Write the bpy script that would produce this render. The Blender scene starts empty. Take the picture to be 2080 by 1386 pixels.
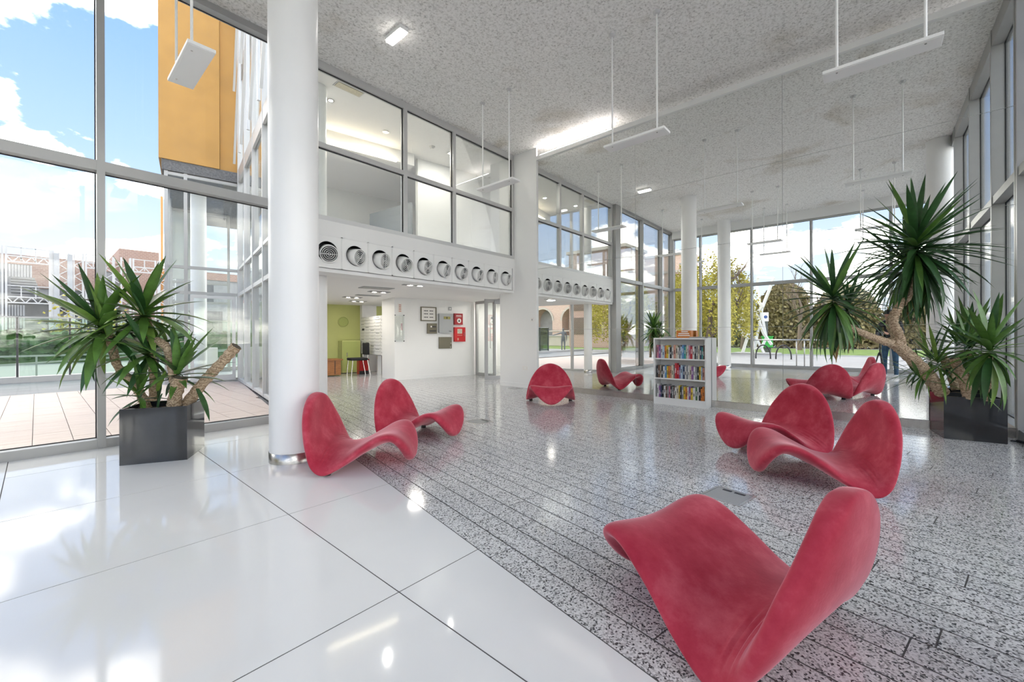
import bpy, bmesh, math, random
from mathutils import Vector, Matrix
R = math.radians
random.seed(7)
scn = bpy.context.scene
COL = scn.collection

# ------------------------------------------------------------------ camera
# image taken as 2080 x 1386; X runs along the fan wall, Y along the mirror wall
FPX, CXP, CYP, CH = 844.45, 1040.0, 682.04, 1.11
YAW = R(41.156); ROLL = R(0.2)
cam_d = bpy.data.cameras.new('camera'); cam = bpy.data.objects.new('camera', cam_d); COL.objects.link(cam)
cam_d.sensor_width = 36.0; cam_d.sensor_fit = 'HORIZONTAL'
cam_d.lens = 36.0 * FPX / 2080.0
cam_d.shift_y = (CYP - 693.0) / 2080.0
cam_d.clip_start = 0.05; cam_d.clip_end = 400
cam.location = (0, 0, CH)
cam.rotation_euler = (Matrix.Rotation(YAW - R(90), 4, 'Z') @ Matrix.Rotation(R(90), 4, 'X') @ Matrix.Rotation(-ROLL, 4, 'Z')).to_euler()
scn.camera = cam

# ------------------------------------------------------------------ view, sky, light
scn.view_settings.view_transform = 'Standard'
scn.view_settings.look = 'None'
scn.view_settings.gamma = 1.0
scn.view_settings.use_curve_mapping = False
scn.view_settings.exposure = 0.80
scn.cycles.max_bounces = 9
scn.cycles.diffuse_bounces = 5
scn.cycles.glossy_bounces = 6
scn.cycles.transparent_max_bounces = 24
scn.cycles.sample_clamp_indirect = 6.0
scn.cycles.use_adaptive_sampling = True
scn.cycles.adaptive_threshold = .08

world = bpy.data.worlds.new('sky'); scn.world = world; world.use_nodes = True
def build_sky():
    nt = world.node_tree; nt.nodes.clear(); N = nt.nodes.new; L = nt.links.new
    out = N('ShaderNodeOutputWorld'); bg = N('ShaderNodeBackground'); L(bg.outputs[0], out.inputs[0])
    tc = N('ShaderNodeTexCoord'); sep = N('ShaderNodeSeparateXYZ'); L(tc.outputs['Generated'], sep.inputs[0])
    ramp = N('ShaderNodeValToRGB'); L(sep.outputs['Z'], ramp.inputs[0])
    e = ramp.color_ramp.elements
    e[0].position = 0.0; e[0].color = (.66, .72, .82, 1)
    e[1].position = 0.75; e[1].color = (.17, .33, .80, 1)
    m = e.new(.14); m.color = (.60, .68, .82, 1); m = e.new(.32); m.color = (.36, .51, .84, 1)
    m = e.new(.5); m.color = (.235, .40, .80, 1)
    # clouds: noise over the direction, flattened like a layer
    add = N('ShaderNodeMath'); add.operation = 'ADD'; add.inputs[1].default_value = .28; L(sep.outputs['Z'], add.inputs[0])
    dv = N('ShaderNodeVectorMath'); dv.operation = 'DIVIDE'; L(tc.outputs['Generated'], dv.inputs[0])
    cmb = N('ShaderNodeCombineXYZ')
    for i in range(3): L(add.outputs[0], cmb.inputs[i])
    L(cmb.outputs[0], dv.inputs[1])
    mp = N('ShaderNodeMapping'); mp.inputs['Location'].default_value = SKY_OFF; L(dv.outputs[0], mp.inputs[0])
    nz = N('ShaderNodeTexNoise'); nz.inputs['Scale'].default_value = 1.9; nz.inputs['Detail'].default_value = 9; nz.inputs['Roughness'].default_value = .55
    L(mp.outputs[0], nz.inputs['Vector'])
    cr = N('ShaderNodeValToRGB'); L(nz.outputs['Fac'], cr.inputs[0])
    cr.color_ramp.elements[0].position = .51; cr.color_ramp.elements[1].position = .68
    cr.color_ramp.elements[0].color = (0, 0, 0, 1); cr.color_ramp.elements[1].color = (1, 1, 1, 1)
    mx = N('ShaderNodeMix'); mx.data_type = 'RGBA'; L(cr.outputs[0], mx.inputs['Factor'])
    L(ramp.outputs[0], mx.inputs['A']); mx.inputs['B'].default_value = (9.6, 8.9, 7.9, 1)
    L(mx.outputs['Result'], bg.inputs['Color']); bg.inputs['Strength'].default_value = 1.0
SKY_OFF = (-4.41, -.08, -.91)
build_sky()

# ------------------------------------------------------------------ materials
MATS = {}
def nodes(name):
    m = bpy.data.materials.new(name); m.use_nodes = True; MATS[name] = m
    nt = m.node_tree; return m, nt, nt.nodes.new, nt.links.new, nt.nodes['Principled BSDF']
def mat(name, col, rough=.5, metal=0.0, spec=.5, var=0.0, vscale=6.0, bump=0.0, bscale=60.0, coat=0.0, sheen=0.0, col2=None, detail=4, stretch=None, emit=None, estr=0.0):
    """principled material; colour varies between col and col2 (or a darker col) by world-space noise"""
    m, nt, N, L, b = nodes(name)
    b.inputs['Base Color'].default_value = (*col, 1); b.inputs['Roughness'].default_value = rough
    b.inputs['Metallic'].default_value = metal; b.inputs['Specular IOR Level'].default_value = spec
    b.inputs['Coat Weight'].default_value = coat; b.inputs['Sheen Weight'].default_value = sheen
    if emit: b.inputs['Emission Color'].default_value = (*emit, 1); b.inputs['Emission Strength'].default_value = estr
    if var or bump:
        tc = N('ShaderNodeTexCoord'); src = tc.outputs['Object']
        if stretch:
            mp = N('ShaderNodeMapping'); mp.inputs['Scale'].default_value = stretch; L(src, mp.inputs[0]); src = mp.outputs[0]
        if var:
            nz = N('ShaderNodeTexNoise'); nz.inputs['Scale'].default_value = vscale; nz.inputs['Detail'].default_value = detail
            L(src, nz.inputs['Vector'])
            cr = N('ShaderNodeValToRGB'); L(nz.outputs['Fac'], cr.inputs[0])
            c2 = col2 or tuple(c * (1 - var) for c in col)
            cr.color_ramp.elements[0].position = .32; cr.color_ramp.elements[1].position = .68
            cr.color_ramp.elements[0].color = (*c2, 1); cr.color_ramp.elements[1].color = (*col, 1)
            L(cr.outputs[0], b.inputs['Base Color'])
        if bump:
            nb = N('ShaderNodeTexNoise'); nb.inputs['Scale'].default_value = bscale; nb.inputs['Detail'].default_value = 5
            L(src, nb.inputs['Vector']); bp = N('ShaderNodeBump'); bp.inputs['Strength'].default_value = bump; bp.inputs['Distance'].default_value = .01
            L(nb.outputs['Fac'], bp.inputs['Height']); L(bp.outputs[0], b.inputs['Normal'])
    return m
def glass_mat(name, tint, refl=.5, ior=1.35, rough=0.0):
    m, nt, N, L, b = nodes(name); nt.nodes.remove(b)
    out = nt.nodes['Material Output']
    tr = N('ShaderNodeBsdfTransparent'); tr.inputs[0].default_value = (*tint, 1)
    gl = N('ShaderNodeBsdfGlossy'); gl.inputs['Roughness'].default_value = rough; gl.inputs['Color'].default_value = (1, 1, 1, 1)
    fr = N('ShaderNodeFresnel'); fr.inputs['IOR'].default_value = ior
    mu = N('ShaderNodeMath'); mu.operation = 'MULTIPLY'; mu.inputs[1].default_value = refl; L(fr.outputs[0], mu.inputs[0])
    mx = N('ShaderNodeMixShader'); L(mu.outputs[0], mx.inputs[0]); L(tr.outputs[0], mx.inputs[1]); L(gl.outputs[0], mx.inputs[2])
    L(mx.outputs[0], out.inputs['Surface'])
def granite_mat():
    m, nt, N, L, b = nodes('granite')
    geo = N('ShaderNodeNewGeometry')
    vo = N('ShaderNodeTexVoronoi'); vo.inputs['Scale'].default_value = 150; L(geo.outputs['Position'], vo.inputs['Vector'])
    cr = N('ShaderNodeValToRGB'); cr.color_ramp.interpolation = 'CONSTANT'
    sp = N('ShaderNodeSeparateColor'); L(vo.outputs['Color'], sp.inputs[0]); L(sp.outputs[0], cr.inputs[0])
    e = cr.color_ramp.elements
    e[0].position = 0; e[0].color = (.085, .085, .087, 1); e[1].position = .12; e[1].color = (.32, .32, .315, 1)
    for p, c in ((.28, .58), (.48, .76), (.76, .86)):
        q = e.new(p); q.color = (c, c, c * .99, 1)
    nz = N('ShaderNodeTexNoise'); nz.inputs['Scale'].default_value = 2.2; nz.inputs['Detail'].default_value = 3; L(geo.outputs['Position'], nz.inputs['Vector'])
    cr2 = N('ShaderNodeValToRGB'); cr2.color_ramp.elements[0].color = (.82, .82, .82, 1); cr2.color_ramp.elements[1].color = (1, 1, 1, 1); L(nz.outputs['Fac'], cr2.inputs[0])
    mu = N('ShaderNodeMix'); mu.data_type = 'RGBA'; mu.blend_type = 'MULTIPLY'; mu.inputs['Factor'].default_value = 1
    L(cr.outputs[0], mu.inputs['A']); L(cr2.outputs[0], mu.inputs['B']); L(mu.outputs['Result'], b.inputs['Base Color'])
    b.inputs['Roughness'].default_value = .12; b.inputs['Specular IOR Level'].default_value = .6
def ceiling_mat():
    m, nt, N, L, b = nodes('sprayed_ceiling')
    geo = N('ShaderNodeNewGeometry')
    nz = N('ShaderNodeTexNoise'); nz.inputs['Scale'].default_value = 34; nz.inputs['Detail'].default_value = 6; nz.inputs['Roughness'].default_value = .7; L(geo.outputs['Position'], nz.inputs['Vector'])
    cr = N('ShaderNodeValToRGB'); L(nz.outputs['Fac'], cr.inputs[0])
    e = cr.color_ramp.elements
    e[0].position = .33; e[0].color = (.42, .41, .385, 1); e[1].position = .56; e[1].color = (.90, .89, .865, 1)  # darker flecks put the shade of the spray's pits into the colour
    q = e.new(.43); q.color = (.74, .73, .70, 1)
    st = N('ShaderNodeTexNoise'); st.inputs['Scale'].default_value = .85; st.inputs['Detail'].default_value = 5; st.inputs['Distortion'].default_value = .5; L(geo.outputs['Position'], st.inputs['Vector'])
    c2 = N('ShaderNodeValToRGB'); L(st.outputs['Fac'], c2.inputs[0])
    c2.color_ramp.elements[0].position = .28; c2.color_ramp.elements[0].color = (.62, .56, .46, 1)
    c2.color_ramp.elements[1].position = .42; c2.color_ramp.elements[1].color = (1, 1, 1, 1)
    mu = N('ShaderNodeMix'); mu.data_type = 'RGBA'; mu.blend_type = 'MULTIPLY'; mu.inputs['Factor'].default_value = .6
    L(cr.outputs[0], mu.inputs['A']); L(c2.outputs[0], mu.inputs['B']); L(mu.outputs['Result'], b.inputs['Base Color'])
    bp = N('ShaderNodeBump'); bp.inputs['Strength'].default_value = .6; bp.inputs['Distance'].default_value = .02
    L(nz.outputs['Fac'], bp.inputs['Height']); L(bp.outputs[0], b.inputs['Normal']); b.inputs['Roughness'].default_value = .95; b.inputs['Specular IOR Level'].default_value = .1
def velvet_mat():
    m, nt, N, L, b = nodes('red_velvet')
    tc = N('ShaderNodeTexCoord')
    nz = N('ShaderNodeTexNoise'); nz.inputs['Scale'].default_value = 5; nz.inputs['Detail'].default_value = 8; nz.inputs['Roughness'].default_value = .65; L(tc.outputs['Object'], nz.inputs['Vector'])
    cr = N('ShaderNodeValToRGB'); L(nz.outputs['Fac'], cr.inputs[0])
    e = cr.color_ramp.elements
    e[0].position = .3; e[0].color = (.36, .022, .045, 1); e[1].position = .70; e[1].color = (.60, .115, .15, 1)
    q = e.new(.5); q.color = (.46, .045, .075, 1)
    L(cr.outputs[0], b.inputs['Base Color'])
    b.inputs['Roughness'].default_value = .85; b.inputs['Specular IOR Level'].default_value = .15
    b.inputs['Sheen Weight'].default_value = .8; b.inputs['Sheen Roughness'].default_value = .35; b.inputs['Sheen Tint'].default_value = (1, .62, .66, 1)
    n2 = N('ShaderNodeTexNoise'); n2.inputs['Scale'].default_value = 90; n2.inputs['Detail'].default_value = 4; L(tc.outputs['Object'], n2.inputs['Vector'])
    bp = N('ShaderNodeBump'); bp.inputs['Strength'].default_value = .12; bp.inputs['Distance'].default_value = .004; L(n2.outputs['Fac'], bp.inputs['Height']); L(bp.outputs[0], b.inputs['Normal'])
def bark_mat():
    m, nt, N, L, b = nodes('yucca_bark')
    tc = N('ShaderNodeTexCoord')
    wv = N('ShaderNodeTexWave'); wv.bands_direction = 'Z'; wv.inputs['Scale'].default_value = 9; wv.inputs['Distortion'].default_value = 14; wv.inputs['Detail'].default_value = 3; wv.inputs['Detail Scale'].default_value = 2.5
    L(tc.outputs['Object'], wv.inputs['Vector'])
    cr = N('ShaderNodeValToRGB'); L(wv.outputs['Fac'], cr.inputs[0])
    cr.color_ramp.elements[0].color = (.36, .25, .15, 1); cr.color_ramp.elements[0].position = .1; cr.color_ramp.elements[1].color = (.62, .47, .32, 1); cr.color_ramp.elements[1].position = .55
    L(cr.outputs[0], b.inputs['Base Color']); b.inputs['Roughness'].default_value = .9
    bp = N('ShaderNodeBump'); bp.inputs['Strength'].default_value = .7; bp.inputs['Distance'].default_value = .01; L(wv.outputs['Fac'], bp.inputs['Height']); L(bp.outputs[0], b.inputs['Normal'])
def brick_mat(name, c1, c2, mortar, scale):
    m, nt, N, L, b = nodes(name)
    tc = N('ShaderNodeTexCoord'); sx = N('ShaderNodeSeparateXYZ'); L(tc.outputs['Object'], sx.inputs[0])
    ad = N('ShaderNodeMath'); ad.operation = 'ADD'; L(sx.outputs[0], ad.inputs[0]); L(sx.outputs[1], ad.inputs[1])
    cb = N('ShaderNodeCombineXYZ'); L(ad.outputs[0], cb.inputs[0]); L(sx.outputs[2], cb.inputs[1])
    br = N('ShaderNodeTexBrick'); br.inputs['Scale'].default_value = scale; br.inputs['Color1'].default_value = (*c1, 1); br.inputs['Color2'].default_value = (*c2, 1); br.inputs['Mortar'].default_value = (*mortar, 1)
    L(cb.outputs[0], br.inputs['Vector']); L(br.outputs['Color'], b.inputs['Base Color']); b.inputs['Roughness'].default_value = .9

granite_mat(); ceiling_mat(); velvet_mat(); bark_mat()
mat('white_tile', (.82, .82, .805), rough=.065, spec=.45, var=.02, vscale=3)
mat('grout', (.10, .095, .09), rough=.9)
mat('white_paint', (.84, .84, .82), rough=.55, var=.03, vscale=1.5)
mat('column_paint', (.85, .85, .84), rough=.35, var=.03, vscale=2)
mat('ceiling_white', (.80, .79, .77), rough=.7)
mat('aluminium', (.42, .42, .41), rough=.38, metal=.35, var=.08, vscale=3)
mat('aluminium_light', (.58, .58, .57), rough=.35, metal=.3)
mat('steel', (.62, .60, .57), rough=.25, metal=.9, var=.15, vscale=20, stretch=(1, 1, .1))
mat('gasket', (.03, .03, .03), rough=.6)
mat('mirror', (.90, .915, .90), rough=0.0, metal=1.0)
mat('lamp_white', (.87, .87, .85), rough=.4)
mat('black_gloss', (.035, .037, .04), rough=.07, spec=.6, coat=.4, var=.3, vscale=4)
mat('black_plastic', (.02, .02, .022), rough=.4)
mat('soil', (.035, .025, .018), rough=1.0, bump=.8, bscale=40, var=.4, vscale=40)
mat('leaf', (.115, .25, .045), rough=.38, spec=.45, var=.45, vscale=7)
mat('leaf_dark', (.042, .125, .033), rough=.38, spec=.45, var=.4, vscale=7)
mat('leaf_light', (.22, .37, .07), rough=.4, spec=.4, var=.35, vscale=7)
mat('leaf_dry', (.40, .25, .10), rough=.7, var=.3, vscale=10)
mat('cut_wood', (.13, .11, .08), rough=.9, var=.3, vscale=30)
mat('bookcase_white', (.82, .82, .80), rough=.35)
mat('paper', (.75, .73, .66), rough=.8)
mat('lime_wall', (.55, .58, .22), rough=.7, var=.06, vscale=2)
mat('lime_dark', (.40, .46, .14), rough=.7)
mat('wood_orange', (.42, .17, .05), rough=.45, var=.35, vscale=8, stretch=(1, 1, 8))
mat('black_fabric', (.018, .018, .02), rough=.9)
mat('red_gloss', (.55, .012, .015), rough=.3, spec=.5)
mat('red_dark', (.33, .012, .015), rough=.3, spec=.5)
mat('white_print', (.82, .80, .76), rough=.6)
mat('panel_grey', (.36, .37, .37), rough=.35, metal=.2)
mat('panel_olive', (.16, .145, .10), rough=.4, metal=.3)
mat('lcd_green', (.30, .27, .06), rough=.3)
mat('ink', (.05, .05, .05), rough=.7)
mat('mail_white', (.76, .76, .74), rough=.4)
mat('mail_side', (.55, .55, .56), rough=.5)
mat('grey_wall', (.30, .32, .33), rough=.7)
mat('orange_cladding', (.52, .28, .065), rough=.6, var=.14, vscale=2.2, detail=8)
mat('concrete_dark', (.20, .20, .20), rough=.9, var=.45, vscale=30)
mat('paving', (.47, .385, .33), rough=.7, var=.16, vscale=3, stretch=(1, 6, 1))
mat('asphalt', (.24, .24, .24), rough=.9, var=.2, vscale=1.2, stretch=(1, 4, 1))
mat('plaza', (.34, .33, .315), rough=.9, var=.12, vscale=.5)
mat('kerb', (.44, .43, .41), rough=.9)
mat('grass', (.16, .24, .05), rough=1, var=.4, vscale=2)
mat('hedge_green', (.10, .19, .06), rough=.9, var=.4, vscale=2)
mat('willow', (.52, .46, .07), rough=.8, var=.5, vscale=.9)
mat('bush_brown', (.30, .25, .12), rough=.9, var=.4, vscale=.7)
mat('bush_green', (.22, .23, .08), rough=.9, var=.4, vscale=.7)
mat('twig', (.16, .12, .09), rough=.95)
mat('scaffold_white', (.55, .55, .54), rough=.5)
mat('scaffold_grey', (.42, .43, .44), rough=.5)
mat('slab_dark', (.16, .16, .16), rough=.9, var=.4, vscale=1.5)
mat('board_pale', (.34, .34, .33), rough=.8, var=.2, vscale=2)
mat('crane_orange', (.60, .27, .06), rough=.5)
mat('sculpture_white', (.82, .82, .79), rough=.4)
mat('sign_blue', (.05, .10, .32), rough=.5)
mat('bin_green', (.05, .42, .08), rough=.5)
mat('statue_dark', (.12, .13, .13), rough=.6)
mat('stone_pale', (.55, .50, .42), rough=.9, var=.15, vscale=1)
mat('jeans', (.045, .10, .17), rough=.9, var=.4, vscale=9)
mat('jacket', (.018, .019, .022), rough=.75, var=.3, vscale=12)
mat('skin', (.55, .30, .21), rough=.55)
mat('shoe', (.62, .61, .58), rough=.6)
mat('glow_white', (.9, .9, .9), emit=(1.0, .96, .90), estr=9.0)
mat('glow_cove', (.9, .9, .9), emit=(1.0, .93, .90), estr=20.0)
mat('glow_warm', (.9, .9, .9), emit=(1.0, .84, .58), estr=10.0)
mat('glow_spot', (.9, .9, .9), emit=(1.0, .93, .85), estr=22.0)
glass_mat('glass', (.97, .985, .98), refl=.75)
glass_mat('glass_green', (.78, .88, .82), refl=.9)
glass_mat('glass_dim', (.80, .85, .84), refl=1.0)
brick_mat('brick_far', (.36, .235, .185), (.32, .21, .17), (.48, .38, .30), 2.2)
brick_mat('brick_pale', (.62, .45, .36), (.56, .40, .32), (.60, .50, .42), 2.0)

# ------------------------------------------------------------------ mesh helpers
class MB:
    def __init__(s): s.v = []; s.f = []
    def quad(s, a, b, c, d):
        n = len(s.v); s.v += [tuple(a), tuple(b), tuple(c), tuple(d)]; s.f.append((n, n + 1, n + 2, n + 3)); return s
    def box(s, x0, x1, y0, y1, z0, z1):
        return s.prism([(x0, y0), (x1, y0), (x1, y1), (x0, y1)], z0, z1)
    def obox(s, c, ux, uy, hx, hy, z0, z1):
        """box with its plan turned: centre c, unit axes ux, uy, half sizes"""
        P = [(c[0] + a * hx * ux[0] + b * hy * uy[0], c[1] + a * hx * ux[1] + b * hy * uy[1]) for a, b in ((-1, -1), (1, -1), (1, 1), (-1, 1))]
        return s.prism(P, z0, z1)
    def prism(s, poly, z0, z1):
        area = sum(poly[i][0] * poly[(i + 1) % len(poly)][1] - poly[(i + 1) % len(poly)][0] * poly[i][1] for i in range(len(poly)))
        if area < 0: poly = poly[::-1]
        n = len(s.v); k = len(poly)
        s.v += [(x, y, z0) for x, y in poly] + [(x, y, z1) for x, y in poly]
        s.f.append(tuple(range(n + k - 1, n - 1, -1))); s.f.append(tuple(range(n + k, n + 2 * k)))
        for i in range(k):
            j = (i + 1) % k; s.f.append((n + i, n + j, n + k + j, n + k + i))
        return s
    def tube(s, pts, rads, n=8, caps=True):
        pts = [Vector(p) for p in pts]
        if not isinstance(rads, (list, tuple)): rads = [rads] * len(pts)
        base = len(s.v); up = None
        for i, p in enumerate(pts):
            t = (pts[min(i + 1, len(pts) - 1)] - pts[max(i - 1, 0)]).normalized()
            if up is None:
                up = Vector((0, 0, 1)) if abs(t.z) < .9 else Vector((1, 0, 0))
            a = (up - t * up.dot(t)).normalized(); b = t.cross(a); up = a
            for k in range(n):
                q = 2 * math.pi * k / n; s.v.append(tuple(p + (a * math.cos(q) + b * math.sin(q)) * rads[i]))
        for i in range(len(pts) - 1):
            for k in range(n):
                k2 = (k + 1) % n; s.f.append((base + i * n + k, base + i * n + k2, base + (i + 1) * n + k2, base + (i + 1) * n + k))
        if caps:
            s.f.append(tuple(base + k for k in range(n - 1, -1, -1))); e = base + (len(pts) - 1) * n
            s.f.append(tuple(e + k for k in range(n)))
        return s
    def bar(s, a, b, w, h=None):
        """rectangular bar from a to b"""
        a = Vector(a); b = Vector(b); h = h or w; t = (b - a).normalized()
        u = Vector((0, 0, 1)) if abs(t.z) < .95 else Vector((1, 0, 0))
        p = t.cross(u).normalized(); q = p.cross(t).normalized(); n = len(s.v)
        for e in (a, b):
            for i, j in ((-1, -1), (1, -1), (1, 1), (-1, 1)): s.v.append(tuple(e + p * (i * w / 2) + q * (j * h / 2)))
        s.f += [(n + 3, n + 2, n + 1, n), (n + 4, n + 5, n + 6, n + 7)] + [(n + i, n + (i + 1) % 4, n + 4 + (i + 1) % 4, n + 4 + i) for i in range(4)]
        return s
    def lathe(s, prof, c, n=24, axis=None):
        """revolve (r, h) profile about an axis through c"""
        ax = Vector(axis or (0, 0, 1)).normalized(); u = Vector((1, 0, 0)) if abs(ax.x) < .9 else Vector((0, 1, 0))
        u = (u - ax * u.dot(ax)).normalized(); w = ax.cross(u); c = Vector(c); base = len(s.v)
        for r, h in prof:
            for k in range(n):
                q = 2 * math.pi * k / n; s.v.append(tuple(c + ax * h + (u * math.cos(q) + w * math.sin(q)) * r))
        for i in range(len(prof) - 1):
            for k in range(n):
                k2 = (k + 1) % n; s.f.append((base + i * n + k, base + i * n + k2, base + (i + 1) * n + k2, base + (i + 1) * n + k))
        return s
    def build(s, name, m, parent=None, smooth=False, bevel=0.0, loc=None, local=False):
        me = bpy.data.meshes.new(name); v = s.v
        if loc is not None: v = [(x - loc[0], y - loc[1], z - loc[2]) for x, y, z in v]
        me.from_pydata(v, [], s.f); me.update()
        me.materials.append(MATS[m])
        if smooth:
            for p in me.polygons: p.use_smooth = len(p.vertices) < 5
        o = bpy.data.objects.new(name, me); COL.objects.link(o)
        if loc is not None: o.location = loc
        if parent is not None:
            o.parent = parent
            if not local: o.matrix_parent_inverse = parent_inv(parent)
        if bevel:
            b = o.modifiers.new('bevel', 'BEVEL'); b.width = bevel; b.segments = 2; b.limit_method = 'ANGLE'
        return o
def local_matrix(o):
    m = Matrix.LocRotScale(o.location, o.rotation_euler, o.scale)
    if o.parent is not None: m = local_matrix(o.parent) @ o.matrix_parent_inverse @ m
    return m
def parent_inv(p): return local_matrix(p).inverted()
def tag(o, label, cat, group=None):
    o['label'] = label; o['category'] = cat
    if group: o['group'] = group
    return o
def struct(o): o['kind'] = 'structure'; return o
def stuff(o): o['kind'] = 'stuff'; return o
def empty(name, loc=(0, 0, 0), rz=0.0):
    o = bpy.data.objects.new(name, None); COL.objects.link(o); o.location = loc; o.rotation_euler = (0, 0, rz); o.empty_display_size = .1; return o
def thing(name, label, cat, loc=(0, 0, 0), rz=0.0, group=None): return tag(empty(name, loc, rz), label, cat, group)
def share(name, me, parent, mw):
    """an object that shares mesh data, placed by a world matrix under its parent"""
    o = bpy.data.objects.new(name, me); COL.objects.link(o); o.parent = parent
    o.matrix_parent_inverse = parent_inv(parent); o.matrix_basis = mw; return o
ORD = ['first', 'second', 'third', 'fourth', 'fifth', 'sixth', 'seventh', 'eighth', 'ninth', 'tenth', 'eleventh', 'twelfth', 'thirteenth', 'fourteenth', 'fifteenth', 'sixteenth', 'seventeenth', 'eighteenth', 'nineteenth', 'twentieth', 'twenty-first', 'twenty-second', 'twenty-third', 'twenty-fourth', 'twenty-fifth', 'twenty-sixth', 'twenty-seventh', 'twenty-eighth']

# photo pixel -> point on a known plane (floor, wall) or at a given depth
FW = (math.cos(YAW), math.sin(YAW)); RT = (math.sin(YAW), -math.cos(YAW))
def pray(x, y):
    a = (x - CXP) / FPX; b = -(y - CYP) / FPX; c, s = math.cos(-ROLL), math.sin(-ROLL)
    a, b = a * c - b * s, a * s + b * c
    return FW[0] + a * RT[0], FW[1] + a * RT[1], b
def pat(x, y, d):
    r = pray(x, y); return Vector((r[0] * d, r[1] * d, CH + r[2] * d))

# room measures
XM, YW, ZC = 6.862, 5.889, 5.01           # mirror plane, fan wall plane, ceiling
XF, YR = -2.30, -1.265                    # street facade, rear glazing
R0 = (2.35, YW); DA = R(79.0); DD = (math.cos(DA), math.sin(DA)); EE = (DD[1], -DD[0])
def W(d, e): return (R0[0] + d * DD[0] + e * EE[0], R0[1] + d * DD[1] + e * EE[1])
def toDE(x, y):
    a, b = x - R0[0], y - R0[1]; return a * DD[0] + b * DD[1], a * EE[0] + b * EE[1]
def clip(poly, nx, ny, c):
    """keep the part with nx*x+ny*y <= c"""
    out = []
    for i in range(len(poly)):
        p, q = poly[i], poly[(i + 1) % len(poly)]; dp = nx * p[0] + ny * p[1] - c; dq = nx * q[0] + ny * q[1] - c
        if dp <= 0: out.append(p)
        if (dp < 0 < dq) or (dq < 0 < dp):
            t = dp / (dp - dq); out.append((p[0] + t * (q[0] - p[0]), p[1] + t * (q[1] - p[1])))
    return out
def parea(p): return abs(sum(p[i][0] * p[(i + 1) % len(p)][1] - p[(i + 1) % len(p)][0] * p[i][1] for i in range(len(p)))) / 2 if len(p) > 2 else 0
CE = EE[0] * R0[0] + EE[1] * R0[1]        # e = EE.p - CE
CD = DD[0] * R0[0] + DD[1] * R0[1]

# ================================================================== the setting
def build_floor():
    fl = struct(MB().prism([(XF - .2, YR - .2), (XM + .1, YR - .2), (XM + .1, YW + .05), W(7.4, 5.9), W(7.4, -.1), (2.3, YW + .05), (XF - .2, YW + .05)], -.12, -.0015).build('floor', 'grout'))
    g = .003
    # large white tiles on the window side of the oblique line
    for i in range(-4, 3):
        for j in range(-3, 5):
            x0 = 1.032 + 1.2 * i; y0 = 1.558 + 1.2 * j
            p = [(x0 + g, y0 + g), (x0 + 1.2 - g, y0 + g), (x0 + 1.2 - g, y0 + 1.2 - g), (x0 + g, y0 + 1.2 - g)]
            for c in ((EE[0], EE[1], CE - .002), (-1, 0, -XF), (0, 1, YW - .06), (0, -1, -YR - .02)): p = clip(p, *c)
            if parea(p) > .004: MB().prism(p, -.006, 0).build('tile', 'white_tile', fl)
    # granite planks along the oblique line, through the opening into the corridor
    planks = []; rnd = random.Random(3); w = .15; ln = 1.2
    for k in range(0, 48):
        off = rnd.random() * ln
        for q in range(-9, 8):
            d0 = q * ln + off; e0 = k * w
            p = [W(d0 + .003, e0 + .0045), W(d0 + ln - .003, e0 + .0045), W(d0 + ln - .003, e0 + w - .0045), W(d0 + .003, e0 + w - .0045)]
            for c in ((-EE[0], -EE[1], -CE - .002), (DD[0], DD[1], CD + 7.1), (0, -1, -YR - .02), (1, 0, XM + 2.2)): p = clip(p, *c)
            if parea(p) < .003: continue
            # behind the mirror wall: only beyond the pilaster
            a = clip(p, 1, 0, XM); b = clip(clip(p, -1, 0, -XM), 0, -1, -(YW + .3))
            for r in (a, b):
                if parea(r) > .003:
                    cx = sum(v[0] for v in r) / len(r); cy = sum(v[1] for v in r) / len(r)
                    planks.append((math.hypot(cx, cy), r))
    planks.sort(key=lambda t: t[0])
    for i, (dist, r) in enumerate(planks[:300]): MB().prism(r, -.006, 0).build('plank', 'granite', fl)
    rest = MB()
    for dist, r in planks[300:]: rest.prism(r, -.006, 0)
    if rest.v: stuff(rest.build('plank_field', 'granite', fl))
    return fl
floor_o = build_floor()

ceil_o = struct(MB().box(XF - .1, XM + .75, YR - .1, YW + .02, ZC, ZC + .25).build('ceiling', 'sprayed_ceiling'))
struct(MB().box(XM + .55, XM + .75, YR, 6.32, 4.5, ZC).build('wall_cove', 'white_paint'))

# ---- mirror wall
wall_r = struct(MB().box(XM + .012, XM + .30, YR, 6.32, 0, 4.745).build('wall_right', 'white_paint'))
ys = [5.287, 3.139, .972, -1.166]; zs = [.10, 1.225, 2.49, 3.54, 4.745]
for i in range(3):
    for j in range(4):
        t = .0008 * ((i * 2 + j) % 3)
        MB().box(XM - t, XM + .012, ys[i + 1] + .0022, ys[i] - .0022, zs[j] + .0022, zs[j + 1] - .0022).build('mirror_panel', 'mirror', wall_r)
MB().box(XM - .012, XM + .012, YR + .01, 5.287, 0, .10).build('plinth', 'steel', wall_r)
MB().box(XM - .035, XM + .012, YR + .01, 5.287, 4.745, 4.825).build('cove_ledge', 'white_paint', wall_r)
MB().box(XM - .018, XM + .008, 3.55, 5.20, 4.826, 4.840).build('cove_lamp', 'glow_cove', wall_r)
MB().box(XM - .03, XM + .012, YR + .005, -1.166, .10, 4.745).build('edge_trim', 'aluminium_light', wall_r)
# pilaster closing the mirror wall
pil = struct(MB().box(XM - .035, XM + .02, 5.287, 6.32, 0, ZC).build('trim_1', 'white_paint'))
MB().box(XM - .045, XM - .035, 5.42, 6.32, 0, .09).build('skirting', 'white_paint', pil)

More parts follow.
